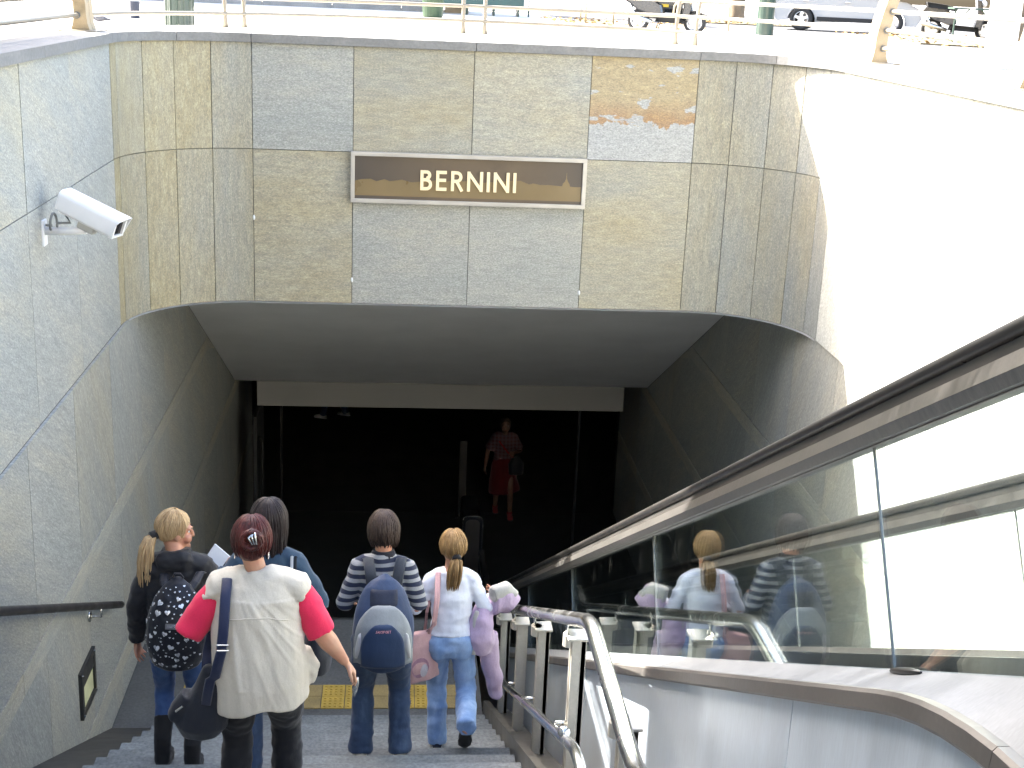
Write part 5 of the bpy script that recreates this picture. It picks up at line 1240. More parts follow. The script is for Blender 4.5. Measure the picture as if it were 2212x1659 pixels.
layer(p1, 'jacket', b, 0.010, jacket_m, [(0.009, (11, 11, 17), 3.3), (-0.010, (9, 9, 15), 1.9), (0.004, (30, 30, 40), 7)])
trousers(p1, jean_blue, 0.98, leg=(0.088, 0.076, 0.058, 0.055, 0.05), end=0.45)
for i in range(2): shoe(p1, i, cloth('black_suede', (0.010, 0.010, 0.011), bmp=0.15), ankle=0.22)
hb_ = hair_mat('blonde_hair', (0.22, 0.135, 0.062), (0.52, 0.37, 0.20), 0.5)
hp = p1.hp
hair_cap(p1, hb_, low=-0.02)
root = hp(0.0, -0.118, -0.028)
mb = strands(70, hp(0, -0.016, 0.022), p1.HR, V((0.086, 0.107, 0.110)), 0.12, 1.75, -0.5, pi + 0.5, rad=0.0046, seed=4, jag=0.25)
link('hair_strands', mb.mesh(), hb_, p1.t, True)
tl = [root, root + V((-0.022, -0.028, -0.005)), root + V((-0.042, -0.045, -0.06)), root + V((-0.052, -0.055, -0.15)), root + V((-0.058, -0.06, -0.24)), root + V((-0.06, -0.06, -0.33))]
link('ponytail', tail(root, tl, 60, 0.036, 0.006, 3).mesh(), hb_, p1.t, True)
MB().tube([root + V((0.012, -0.0, 0.005)), root + V((-0.022, -0.022, 0.0))], 0.028, 12).obj('hair_band', jacket_m, p1.t, True)
face(p1, brow=(0.25, 0.16, 0.08))

def backpack(loc_top, R, w, h, d, mat, label, name='backpack', cat='backpack'):
    t = thing(name, loc_top, label, cat); o0 = V(loc_top)
    P = lambda x, y, z: o0 + R @ V((x, y, z))
    b = MB(); sec = []
    for k in range(15):
        u = k / 14; z = -h * u; c_ = (u - 0.60) / (0.605 if u < 0.6 else 0.405); e_ = 2.3 if u < 0.6 else 3.6
        q = max(0.0, 1 - abs(c_) ** e_) ** (1 / e_ if u > 0.6 else 0.62); ww = max(0.02, w * q); dd = max(0.02, d * q ** 0.8 * (0.62 + 0.38 * min(1, u / 0.5)))
        sec.append((P(0, -dd * 0.42, z), (ww / 2, dd / 2)))
    b.tube([q[0] for q in sec], [q[1] for q in sec], 24, ref=R @ V((1, 0, 0)))
    return t, P, b
def heart(r):
    pts = []
    for i in range(14):
        a = 2 * pi * i / 14; x = 16 * sin(a) ** 3; y = 13 * cos(a) - 5 * cos(2 * a) - 2 * cos(3 * a) - cos(4 * a); pts.append((x * r / 17, y * r / 17))
    return pts
from mathutils.bvhtree import BVHTree
def surf(me, off, frm, to):
    bm = bmesh.new(); bm.from_mesh(me); tr = BVHTree.FromBMesh(bm); bm.free()
    def hit(p, d):
        q = tr.ray_cast(p - off, d); return (q[0] + off, q[1]) if q[0] is not None else (None, None)
    return hit
pk_black = cloth('black_nylon', (0.008, 0.009, 0.014), rough=0.4, weave=300, bmp=0.3)
silver_pr = simple('silver_print', (0.62, 0.64, 0.68), 0.28, metal=0.5, var=0.12, scale=30)
Rb = rotz(radians(-4)) @ Matrix.Rotation(radians(-4), 3, 'X')
bt, BP, b = backpack(p1.W(0.045, -0.135, 1.30), Rb, 0.34, 0.52, 0.20, pk_black, 'black backpack printed with silver hearts on the back of the blonde woman')
me = remesh(b, 0.008, 3, [(0.007, (10, 10, 14), 5.1), (-0.006, (14, 14, 18), 2.7)])
body = link('bag', me, pk_black, bt, True)
hit = surf(body.data, ORG[bt], None, None); rr = random.Random(11)
dirn = Rb @ V((0, 1, 0))
placed = []
for i in range(420):
    x, z = rr.uniform(-0.165, 0.165), rr.uniform(-0.51, -0.03); big = rr.random() < 0.42; r = rr.uniform(0.014, 0.025) if big else rr.uniform(0.004, 0.009)
    if any((x - a) ** 2 + (z - c) ** 2 < (r + q + 0.004) ** 2 for a, c, q in placed): continue
    if abs(x) < 0.065 and abs(z + 0.235) < 0.025: continue
    p, n_ = hit(BP(x, -0.6, z), dirn)
    if p is None: continue
    placed.append((x, z, r)); up = V((0, 0, 1)); sx = n_.cross(up)
    if sx.length < 0.2: continue
    sx.normalize(); su = sx.cross(n_); tw = rr.uniform(-0.5, 0.5); a_, c_ = sx * cos(tw) + su * sin(tw), su * cos(tw) - sx * sin(tw)
    poly = [p + n_ * 0.0035 - a_ * q[0] + c_ * q[1] for q in heart(r)]; k = len(poly)
    m_ = MB().add([p + n_ * 0.0045] + poly, [(0, 1 + j, 1 + (j + 1) % k) for j in range(k)])
    link('heart', m_.mesh(), silver_pr, bt)
    if len(placed) > 110: break
p, n_ = hit(BP(0.02, -0.6, -0.235), dirn)
lab = MB().bbox(p + n_ * 0.004, (0.115, 0.004, 0.032), 0.0015, frame(-n_)); lb = lab.obj('brand_patch', simple('grey_patch', (0.10, 0.10, 0.11), 0.6), bt)
for sd in (-1, 1): MB().tube([BP(sd * 0.06, -0.03, -0.08), BP(sd * 0.09, 0.02, -0.04), BP(sd * 0.105, 0.09, -0.005), BP(sd * 0.12, 0.2, -0.05), BP(sd * 0.14, 0.245, -0.14)], [(0.026, 0.008)] * 5, 8, ref=(1, 0, 0)).obj('shoulder_strap', pk_black, bt)
MB().tube([BP(-0.03, -0.02, 0.0), BP(-0.015, -0.035, 0.03), BP(0.015, -0.035, 0.03), BP(0.03, -0.02, 0.0)], 0.007, 6).obj('grab_loop', pk_black, bt)
def text_pieces(word, at, right, up, n_, hgt, mat, parent, name='lettering'):
    """small stroke lettering"""
    F = {'J': [[(.1, .2), (.25, 0), (.45, .15), (.45, 1)]], 'A': [[(0, 0), (.3, 1), (.6, 0)], [(.12, .35), (.48, .35)]], 'N': [[(0, 0), (0, 1), (.5, 0), (.5, 1)]], 'S': [[(.5, .85), (.25, 1), (.05, .8), (.45, .35), (.3, 0), (0, .15)]], 'P': [[(0, 0), (0, 1), (.45, .95), (.45, .55), (0, .5)]], 'O': [[(.05, .3), (.05, .7), (.3, 1), (.55, .7), (.55, .3), (.3, 0), (.05, .3)]], 'R': [[(0, 0), (0, 1), (.45, .95), (.45, .55), (0, .5)], [(.2, .5), (.5, 0)]], 'T': [[(.3, 0), (.3, 1)], [(0, 1), (.6, 1)]]}
    mb = MB(); x = -len(word) * 0.36 * hgt
    for c in word:
        for ln in F[c]: mb.tube([at + right * (x + q[0] * hgt) + up * (q[1] - 0.5) * hgt + n_ * 0.0075 for q in ln], hgt * 0.085, 4)
        x += 0.74 * hgt
    o = mb.obj(name, mat, parent); o['kind'] = 'stuff'; return o
sx = n_.cross(V((0, 0, 1))).normalized() * -1
text_pieces('JANSPORT', p, sx, V((0, 0, 1)), n_, 0.017, silver_pr, lb)

# --- woman in the cream vest, nearest
L2 = (-0.615, 5.78, tread_z(5.78))
p2 = person(L2, 'woman with pinned up dark red hair, cream vest and bright pink sleeves', H=1.56, wd=1.25, bulk=1.35, head_dx=-0.035, shw=0.158, arms=[((-0.15, -0.06, -0.225), (0.12, 0.22, -0.03)), ((0.115, -0.03, -0.235), (0.125, 0.06, -0.205))], feet=[ft(-0.74, 5.78), ft(-0.50, 5.9)], head_pitch=radians(-10), lean=0.04, skin=(0.50, 0.28, 0.18))
s = p2.s; X = p2.X
pink = cloth('bright_pink_jersey', (0.66, 0.024, 0.075), weave=380, var=0.06)
b = MB(); b.tube([p2.waist, p2.chest, p2.shl, p2.shl.lerp(p2.nk, 0.5)], [(0.17, 0.12), (0.18, 0.13), (0.165, 0.085), (0.09, 0.07)], 18, ref=X)
for i in range(2): b.tube([p2.sh[i] - X * 0.02 * (-1, 1)[i], p2.sh[i].lerp(p2.el[i], 0.45), p2.el[i].lerp(p2.sh[i], -0.06)], [0.066, 0.074, 0.070], 16)
shoulders(p2, b, 0.042, 0.062)
layer(p2, 'shirt', b, 0.010, pink, [(0.006, (13, 13, 13), 2.1), (-0.005, (12, 12, 12), 6.1)])
vest_m = cloth('cream_cotton', (0.56, 0.505, 0.41), weave=420, var=0.06, bmp=0.35)
b = MB(); Yv = p2.Yv
b.tube([p2.pel + V((0.01, -0.02, -0.105)), p2.pel + V((0.01, -0.025, -0.02)), p2.waist + V((0, -0.025, 0)), p2.chest + V((0, -0.014, 0)), p2.chest.lerp(p2.shl, 0.55) + V((0, -0.008, 0)), p2.shl + V((0, -0.004, -0.014)), p2.shl + V((0, -0.002, 0.014)), p2.shl.lerp(p2.nk, 0.5), p2.shl.lerp(p2.nk, 0.85)], [(0.228, 0.172), (0.222, 0.168), (0.212, 0.158), (0.206, 0.150), (0.205, 0.136), (0.203, 0.112), (0.178, 0.092), (0.112, 0.078), (0.074, 0.066)], 28, ref=X)
for i in range(2):
    sg_ = (-1, 1)[i]; n0 = p2.shl.lerp(p2.nk, 0.42) + X * (0.045 * sg_)
    b.tube([n0, n0.lerp(p2.sh[i], 0.6) + V((0, -0.006, 0.006)), p2.sh[i] + X * 0.012 * sg_ + V((0, -0.008, -0.002)), p2.sh[i] + X * 0.040 * sg_ + V((0, -0.010, -0.026))], [(0.052, 0.062), (0.060, 0.078), (0.066, 0.084), (0.044, 0.078)], 16, ref=(0, 0, 1))
b.tube([p2.sh[0] + X * 0.02 + V((0, -0.01, 0.01)), p2.sh[0] - X * 0.05 + V((0, -0.02, -0.015)), p2.sh[0] - X * 0.075 + V((0, -0.02, -0.05))], [(0.04, 0.08), (0.022, 0.075), (0.008, 0.05)], 12, ref=(0, 0, 1))
b.tube([p2.pel + V((0.215, 0.02, 0.12)), p2.pel + V((0.245, 0.03, 0.02)), p2.pel + V((0.235, 0.02, -0.06))], [0.03, 0.04, 0.025], 10)
vm = remesh(b, 0.008, 4, [(0.008, (7, 7, 2.6), 5.7), (0.003, (24, 24, 10), 9.2)])
# long soft folds that fan out from the strapped shoulder towards the hem, as in thin cotton
nn = [v.normal.copy() for v in vm.vertices]; a0 = p2.W(-0.14, -0.2, 1.16)
for v, n_ in zip(vm.vertices, nn):
    dx, dz = v.co.x - a0.x, a0.z - v.co.z; r = sqrt(dx * dx + dz * dz) + 1e-5; th = math.atan2(dx, max(dz, -0.2) + 0.25)
    w_ = noise.noise(V((th * 5.2, r * 1.6, 2.0))); fold = (1 - abs(w_) * 3.0) if abs(w_) < 0.33 else 0.0
    w2 = noise.noise(V((th * 9.5 + 3, r * 2.4, 7.0))); fold2 = (1 - abs(w2) * 3.5) if abs(w2) < 0.285 else 0.0
    k = min(1.0, r / 0.12) * (1.0 if v.co.z < p2.shl.z - 0.04 else 0.25)
    v.co += n_ * (0.009 * fold * k + 0.0045 * fold2 * k) * (0.55 if v.co.z < p2.pel.z else 1.0)
for v in vm.vertices:
    dz = p2.pel.z - 0.0 - v.co.z
    if dz > 0: v.co.z -= min(1, dz / 0.1) * 0.05 * max(0, min(1, (p2.pel.x + 0.02 - v.co.x) / 0.22)) + min(1, dz / 0.1) * 0.006 * sin(v.co.x * 24)
link('vest', vm, vest_m, p2.t, True)
ys = []
hitv = surf(vm, ORG[p2.t], None, None)
for i in range(15):
    x = -0.15 + 0.30 * i / 14; q, n_ = hitv(p2.W(x, -0.7, 1.145 + 0.018 * cos(x * 14)), p2.Yv)
    if q is not None: ys.append(q + n_ * 0.001)
if len(ys) > 3: MB().tube(ys, 0.0032, 5).obj('yoke_seam', vest_m, p2.t, True)
# yoke seam across the shoulders
trousers(p2, black_cl, 1.18, leg=(0.10, 0.09, 0.078, 0.078, 0.08))
for i in range(2): shoe(p2, i, black_cl)
hr = hair_mat('dark_red_hair', (0.014, 0.009, 0.009), (0.12, 0.025, 0.02), 0.35)
hair_cap(p2, hr, r=(0.092, 0.110, 0.112), low=-0.05)
link('hair_strands', strands(90, p2.hp(0, -0.016, 0.022), p2.HR, V((0.090, 0.110, 0.114)), 0.15, 2.2, -0.4, pi + 0.4, rad=0.0045, seed=8, jag=0.4).mesh(), hr, p2.t, True)
mb = MB(); c = p2.hp(0.012, -0.118, 0.045)
for k in range(34):
    a0 = rnd.uniform(0, 6.28); pp_ = []
    for i in range(9):
        a = a0 + i * 0.55; r = 0.052 - 0.003 * i + rnd.uniform(-0.004, 0.004); pp_.append(c + p2.HR @ V((r * cos(a), -0.012 - 0.022 * sin(i * 0.4) + rnd.uniform(-0.006, 0.006), r * sin(a) * 0.95)))
    mb.tube(pp_, [0.004] + [0.007] * 7 + [0.002], 5, cap=False)
link('hair_bun', mb.mesh(), hr, p2.t, True)
for k in range(3): MB().tube([p2.hp(0.02 + 0.01 * k, -0.175, 0.03), p2.hp(0.0 + 0.015 * k, -0.165, 0.06 + 0.01 * k), p2.hp(0.03, -0.15, 0.09)], [0.004, 0.006, 0.003], 6).obj('hair_clip', M['steel'], p2.t, True)
for e in (-1, 1): MB().tube([p2.hp(e * 0.082, -0.005, -0.04 - 0.02 + 0.02 * cos(a)) + V((0, 0.02 * sin(a), 0)) for a in [2 * pi * i / 10 for i in range(11)]], 0.002, 5).obj('earring', M['steel'], p2.t, True)
# small silver thing dangling in her right hand
wr_ = p2.wr[1]; hd_ = (p2.wr[1] - p2.el[1]).normalized(); kp = wr_ + hd_ * 0.14 + V((-0.012, 0.01, -0.02))
t = thing('key_fob', kp, 'small silver key fob hanging from the right hand of the woman in the vest', 'key fob')
MB().tube([kp + V((0, 0, 0.03)), kp + V((-0.004, 0, -0.01)), kp + V((-0.012, 0, -0.035)), kp + V((-0.018, 0, -0.075))], [(0.004, 0.003), (0.010, 0.004), (0.013, 0.005), (0.004, 0.003)], 8).obj('fob', M['steel'], t, True)
# black shoulder bag on her left hip
bagc = p2.W(-0.285, -0.05, 0.665); t = thing('shoulder_bag', bagc, 'black fabric shoulder bag hanging at the left hip of the woman in the vest', 'bag')
bag_m = cloth('black_bag_fabric', (0.012, 0.013, 0.018), rough=0.6, weave=260)
b = MB(); b.tube([bagc + V((0.085, 0.0, 0.20)), bagc + V((0.07, 0, 0.10)), bagc + V((0.035, 0, 0.0)), bagc + V((0.015, -0.0, -0.09)), bagc + V((0.02, 0, -0.15))], [(0.045, 0.04), (0.08, 0.065), (0.115, 0.085), (0.125, 0.09), (0.085, 0.06)], 20, ref=X)
b.tube([bagc + V((-0.03, 0.0, 0.06)), bagc + V((-0.08, 0, -0.02)), bagc + V((-0.12, 0, -0.055))], [(0.05, 0.055), (0.055, 0.06), (0.03, 0.045)], 12)
link('bag_body', remesh(b, 0.009, 3, [(0.010, (11, 11, 9), 4.4), (-0.010, (9, 9, 7), 1.4)]), bag_m, t, True)
sh_top = p2.sh[0] + V((0.035, -0.03, 0.068))
st = [bagc + V((0.05, -0.078, 0.05)), bagc + V((0.072, -0.062, 0.17)), p2.W(-0.185, -0.165, 0.88), p2.W(-0.150, -0.185, 1.02), p2.W(-0.138, -0.178, 1.14), p2.W(-0.135, -0.125, 1.255), p2.W(-0.135, -0.05, 1.312), p2.W(-0.15, 0.05, 1.30), p2.W(-0.2, 0.14, 1.1), p2.W(-0.26, 0.13, 0.85), bagc + V((0.04, 0.05, 0.17))]
MB().tube(st, [(0.024, 0.006)] * len(st), 8, ref=(1, 0, 0)).obj('strap', cloth('navy_webbing', (0.012, 0.018, 0.05), rough=0.6), t, True)
for dz in (0.0, -0.028): MB().tube([p2.W(-0.168, -0.196, 1.06 + dz), p2.W(-0.115, -0.196, 1.06 + dz)], 0.0042, 6).obj('buckle', M['steel'], t)
MB().tube([bagc + V((-0.09, -0.068, 0.01)), bagc + V((-0.055, -0.072, 0.04))], 0.006, 6).obj('zip_pull', M['steel'], t)

# --- woman in denim jacket beyond
L3 = (-0.655, 6.63, tread_z(6.6))
p3 = person(L3, 'dark haired woman in blue denim jacket, half hidden behind the woman in the vest', H=1.655, shw=0.135, head_dx=0.0, arms=[((-0.14, -0.02, -0.22), (0.03, 0.22, 0.06)), ((0.13, -0.02, -0.23), (-0.06, 0.2, 0.03))], feet=[ft(-0.76, 6.62), ft(-0.56, 6.66)], head_yaw=radians(14))
X = p3.X
den = cloth('denim_jacket', (0.022, 0.046, 0.078), weave=420, col2=(0.035, 0.068, 0.105), c2=(0.45, 0.7))
b = MB(); b.tube([p3.pel + V((0, 0, 0.05)), p3.waist, p3.chest, p3.shl + V((0, 0, -0.02)), p3.shl.lerp(p3.nk, 0.6)], [(0.18, 0.128), (0.165, 0.118), (0.170, 0.124), (0.155, 0.088), (0.086, 0.074)], 20, ref=X)
for i in range(2): b.tube([p3.sh[i] - X * 0.02 * (-1, 1)[i], p3.sh[i].lerp(p3.el[i], 0.5), p3.el[i], p3.wr[i]], [0.076, 0.068, 0.06, 0.048], 14)
shoulders(p3, b, 0.056, 0.064)
layer(p3, 'jacket', b, 0.010, den, [(0.008, (11, 11, 13), 3.9), (-0.008, (10, 10, 12), 1.2)])
trousers(p3, jean_mid)
for i in range(2): shoe(p3, i, black_cl)
hd3 = hair_mat('near_black_hair', (0.008, 0.006, 0.006), (0.032, 0.022, 0.020), 0.45)
hair_cap(p3, hd3, r=(0.088, 0.108, 0.112), low=-0.06)
link('hair_strands', strands(150, p3.hp(0, -0.016, 0.022), p3.HR, V((0.092, 0.112, 0.116)), 0.1, 1.7, -0.35, pi + 0.35, drop=0.19, rad=0.0065, seed=18, tuck=0.02).mesh(), hd3, p3.t, True)
face(p3)
tp = p3.W(0.125, -0.07, 1.36)
t = thing('handbag', p3.W(0.24, -0.05, 0.85), 'dark handbag with narrow straps on the right shoulder of the woman in denim', 'bag')
for k in (0, 1): MB().tube([p3.W(0.24, -0.03 + 0.0, 0.92), p3.W(0.19 + 0.018 * k, -0.135, 1.12), p3.W(0.135 + 0.02 * k, -0.115, 1.27), p3.W(0.13 + 0.02 * k, -0.02, 1.372), p3.W(0.16 + 0.02 * k, 0.10, 1.2), p3.W(0.24, 0.03, 0.92)], [(0.008, 0.004)] * 6, 6).obj('strap', M['cam_dark'] if k else M['cam_grey'], t)
b = MB().tube([p3.W(0.26, -0.0, 0.94), p3.W(0.27, 0, 0.82), p3.W(0.27, 0, 0.72)], [(0.05, 0.10), (0.08, 0.15), (0.07, 0.14)], 14, ref=X); link('bag_body', remesh(b, 0.012, 2), bag_m, t, True)
mg = V((-1.095, 7.74, -3.56)); Rm = rotz(radians(-30)) @ Matrix.Rotation(radians(62), 3, 'X') @ Matrix.Rotation(radians(-22), 3, 'Z')
t = thing('magazine', mg, 'white magazine with yellow and green cover, held beside the woman in denim', 'magazine')
Pm = lambda x, y, z: mg + Rm @ V((x, y, z))
MB().bbox(mg, (0.205, 0.28, 0.012), 0.003, Rm).obj('pages', M['cam_white'], t)
MB().box(Pm(-0.02, -0.03, 0.0075), (0.11, 0.15, 0.0012), Rm).box(Pm(-0.03, -0.02, -0.0075), (0.12, 0.16, 0.0012), Rm).obj('yellow_print', simple('yellow_print', (0.65, 0.60, 0.12), 0.4), t)
MB().box(Pm(0.03, -0.09, 0.0088), (0.09, 0.09, 0.0012), Rm).box(Pm(0.04, -0.09, -0.0088), (0.09, 0.09, 0.0012), Rm).obj('green_print', simple('green_print', (0.05, 0.25, 0.06), 0.4), t)
MB().box(Pm(0.068, 0.03, 0.0082), (0.06, 0.16, 0.0012), Rm).obj('dark_print', M['cam_dark'], t)

# --- woman with striped sweater and navy backpack
L4 = (-0.05, 7.67, tread_z(7.6))
p4 = person(L4, 'person with short dark bob in a navy and grey striped sweater and dark jeans', H=1.645, wd=1.04, arms=[((-0.088, -0.05, -0.235), (0.03, 0.21, -0.05)), ((0.082, -0.05, -0.235), (-0.03, 0.21, -0.05))], feet=[ft(-0.175, 7.64), ft(0.075, 7.64)], head_pitch=radians(-16), lean=0.045)
X = p4.X; swm = stripes('navy_grey_stripes', (0.012, 0.018, 0.045), (0.27, 0.275, 0.28), 0.050, 0.46)
b = MB(); b.tube([p4.pel + V((0, 0, 0.03)), p4.waist, p4.chest, p4.shl + V((0, 0, -0.015)), p4.shl.lerp(p4.nk, 0.55), p4.nk + V((0, 0, 0.0))], [(0.172, 0.12), (0.155, 0.11), (0.160, 0.118), (0.148, 0.082), (0.090, 0.072), (0.07, 0.066)], 20, ref=X)
for i in range(2): b.tube([p4.sh[i] - X * 0.02 * (-1, 1)[i], p4.sh[i].lerp(p4.el[i], 0.5), p4.el[i], p4.el[i].lerp(p4.wr[i], 0.5), p4.wr[i]], [0.062, 0.058, 0.055, 0.048, 0.042], 14)
shoulders(p4, b, 0.056, 0.061)
layer(p4, 'sweater', b, 0.010, swm, [(0.007, (12, 12, 12), 6.3), (-0.006, (10, 10, 14), 2.8)])
b = MB().tube([p4.nk + V((0, -0.005, -0.035)), p4.nk + V((0, 0, 0.015))], [0.082, 0.070], 18); layer(p4, 'collar', b, 0.008, cloth('black_knit', (0.012, 0.013, 0.02), weave=200))
trousers(p4, jean_mid, 1.06, leg=(0.098, 0.086, 0.07, 0.07, 0.078))
for i in range(2): shoe(p4, i, cloth('beige_canvas', (0.42, 0.38, 0.30)), M['cam_white'])
h4 = hair_mat('dark_brown_hair', (0.016, 0.010, 0.008), (0.060, 0.040, 0.030), 0.48)
hair_cap(p4, h4, r=(0.088, 0.108, 0.112), low=-0.06)
link('hair_strands', strands(170, p4.hp(0, -0.016, 0.022), p4.HR, V((0.094, 0.114, 0.118)), 0.08, 1.75, -0.45, pi + 0.45, drop=0.085, rad=0.0068, seed=28, tuck=0.035).mesh(), h4, p4.t, True)
navy = cloth('navy_nylon', (0.018, 0.036, 0.085), rough=0.55, weave=300); greyn = cloth('grey_nylon', (0.24, 0.26, 0.27), rough=0.6, weave=300); palen = simple('pale_reflective', (0.5, 0.5, 0.5), 0.5)
Rb = Matrix.Rotation(radians(-6), 3, 'X')
bt, BP, b = backpack(p4.W(0.01, -0.115, 1.345), Rb, 0.37, 0.56, 0.25, navy, 'navy and grey backpack on the person in the striped sweater')
main = link('bag', remesh(b, 0.008, 3, [(0.006, (9, 9, 11), 3.1)]), navy, bt, True); hit = surf(main.data, ORG[bt], None, None); dirn = Rb @ V((0, 1, 0))
def patch(name, fn, nx, nz, mat, off=0.012, par=bt):
    """raised panel that follows the bag: fn(u, v) -> local x, z"""
    vs = []; W_ = nx + 1
    for j in range(nz + 1):
        for i in range(nx + 1):
            x, z = fn(i / nx, j / nz); p, n_ = hit(BP(x, -0.6, z), dirn)
            if p is None: p, n_ = BP(x, -0.12, z), -dirn
            e = min(i, nx - i, j, nz - j); vs.append(p + n_ * (off if e > 0 else -0.004))
    fs = [(j * W_ + i, j * W_ + i + 1, (j + 1) * W_ + i + 1, (j + 1) * W_ + i) for j in range(nz) for i in range(nx)]
    me = MB().add(vs, fs).mesh(); o = link(name, me, mat, par, True)
    f0 = me.polygons[len(me.polygons) // 2]
    if f0.normal.dot(-dirn) < 0:
        bm = bmesh.new(); bm.from_mesh(me); bmesh.ops.reverse_faces(bm, faces=bm.faces[:]); bm.to_mesh(me); bm.free()
    return o
def archf(w, z0, z1): return lambda u, v: ((u - 0.5) * 2 * w * sqrt(max(0.0, 1 - max(0, (v - 0.35) / 0.65) ** 2.2)) if v < 0.999 else 0.0, lerp(z0, z1, v))
patch('grey_panel', archf(0.180, -0.535, -0.14), 20, 22, greyn, 0.014)
patch('front_pocket', archf(0.130, -0.525, -0.245), 20, 22, navy, 0.034)
for sd in (-1, 1): patch('pale_flash', lambda u, v: (sd * lerp(0.148, 0.128, v) * (1.0) + sd * (u - 0.5) * 0.032 * sin(pi * min(1, max(0.05, v))), lerp(-0.49, -0.30, v)), 4, 10, palen, 0.030)
patch('top_flap', lambda u, v: ((u - 0.5) * 0.19, lerp(-0.165, -0.06, v)), 8, 6, cloth('dark_navy_nylon', (0.007, 0.012, 0.03), rough=0.5), 0.005)
p, n_ = hit(BP(0.0, -0.6, -0.285), dirn); text_pieces('JANSPORT', p + n_ * 0.03, V((1, 0, 0)), V((0, 0, 1)), n_, 0.016, simple('pink_thread', (0.62, 0.30, 0.34), 0.6), bt)
for sd in (-1, 1):
    MB().tube([BP(sd * 0.075, -0.02, -0.07), BP(sd * 0.09, 0.03, 0.015), BP(sd * 0.102, 0.10, 0.058), BP(sd * 0.12, 0.20, 0.02), BP(sd * 0.15, 0.21, -0.14)], [(0.034, 0.009)] * 5, 10, ref=(1, 0, 0)).obj('shoulder_strap', cloth('charcoal_webbing', (0.03, 0.035, 0.045)), bt, True)
    MB().tube([BP(sd * 0.02 + 0.05 * (sd > 0), -0.17, -0.37 - 0.02 * sd), BP(sd * 0.075, -0.155, -0.39 - 0.012 * sd)], 0.006, 6).obj('zip_pull', palen, bt)

# --- woman in white top with tote and lilac hoodie
L5 = (0.40, 8.03, tread_z(7.95))
p5 = person(L5, 'slim woman with brown ponytail, white top and pale jeans, one foot lifted', H=1.555, wd=0.92, arms=[((-0.112, -0.03, -0.222), (0.03, 0.20, -0.03)), ((0.102, -0.03, -0.222), (0.04, 0.20, 0.0))], feet=[ft(0.33, 8.04), (0.50, 7.66, -4.66)], head_yaw=radians(8), head_pitch=radians(-6), lean=0.03)
X = p5.X; wt = cloth('white_jersey', (0.68, 0.71, 0.80), weave=420, var=0.04, bmp=0.22)
b = MB(); b.tube([p5.pel + V((0, 0, 0.05)), p5.pel.lerp(p5.waist, 0.6), p5.waist, p5.chest, p5.shl + V((0, 0, -0.015)), p5.shl.lerp(p5.nk, 0.45)], [(0.152, 0.108), (0.138, 0.100), (0.130, 0.095), (0.138, 0.102), (0.136, 0.076), (0.10, 0.066)], 20, ref=X)
for i in range(2): b.tube([p5.sh[i] - X * 0.02 * (-1, 1)[i], p5.sh[i].lerp(p5.el[i], 0.5), p5.el[i], p5.el[i].lerp(p5.wr[i], 0.9)], [0.052, 0.048, 0.045, 0.036], 14)
shoulders(p5, b, 0.046, 0.052)
layer(p5, 'top', b, 0.009, wt, [(0.007, (9, 9, 17), 3.7), (-0.008, (7, 7, 12), 2.2), (0.003, (26, 26, 34), 8.1)])
trousers(p5, jean_light, 0.95, end=-0.12, leg=(0.092, 0.084, 0.072, 0.070, 0.070), wr=[(0.008, (9, 9, 18), 1.3), (-0.007, (9, 9, 17), 4.1), (0.003, (30, 30, 40), 2)])
shoe(p5, 0, cloth('dark_trainer', (0.02, 0.025, 0.045)), M['cam_white']); shoe(p5, 1, cloth('black_trainer', (0.012, 0.014, 0.02)), M['rubber'], pitch=radians(-62))
h5 = hair_mat('light_brown_hair', (0.13, 0.072, 0.028), (0.36, 0.235, 0.105))
hair_cap(p5, h5, low=-0.03)
link('hair_strands', strands(100, p5.hp(0, -0.016, 0.022), p5.HR, V((0.086, 0.107, 0.111)), 0.1, 2.0, -0.5, pi + 0.5, rad=0.0048, seed=38, jag=0.3).mesh(), h5, p5.t, True)
root = p5.hp(0.005, -0.115, -0.035)
link('ponytail', tail(root, [root, root + V((0.0, -0.028, -0.02)), root + V((-0.004, -0.035, -0.08)), root + V((-0.012, -0.035, -0.15)), root + V((-0.02, -0.03, -0.215))], 70, 0.042, 0.006, 13, 1.9).mesh(), h5, p5.t, True)
MB().tube([root + V((0.0, 0.01, 0.004)), root + V((0, -0.02, -0.008))], 0.030, 12).obj('hair_band', jacket_m, p5.t, True)
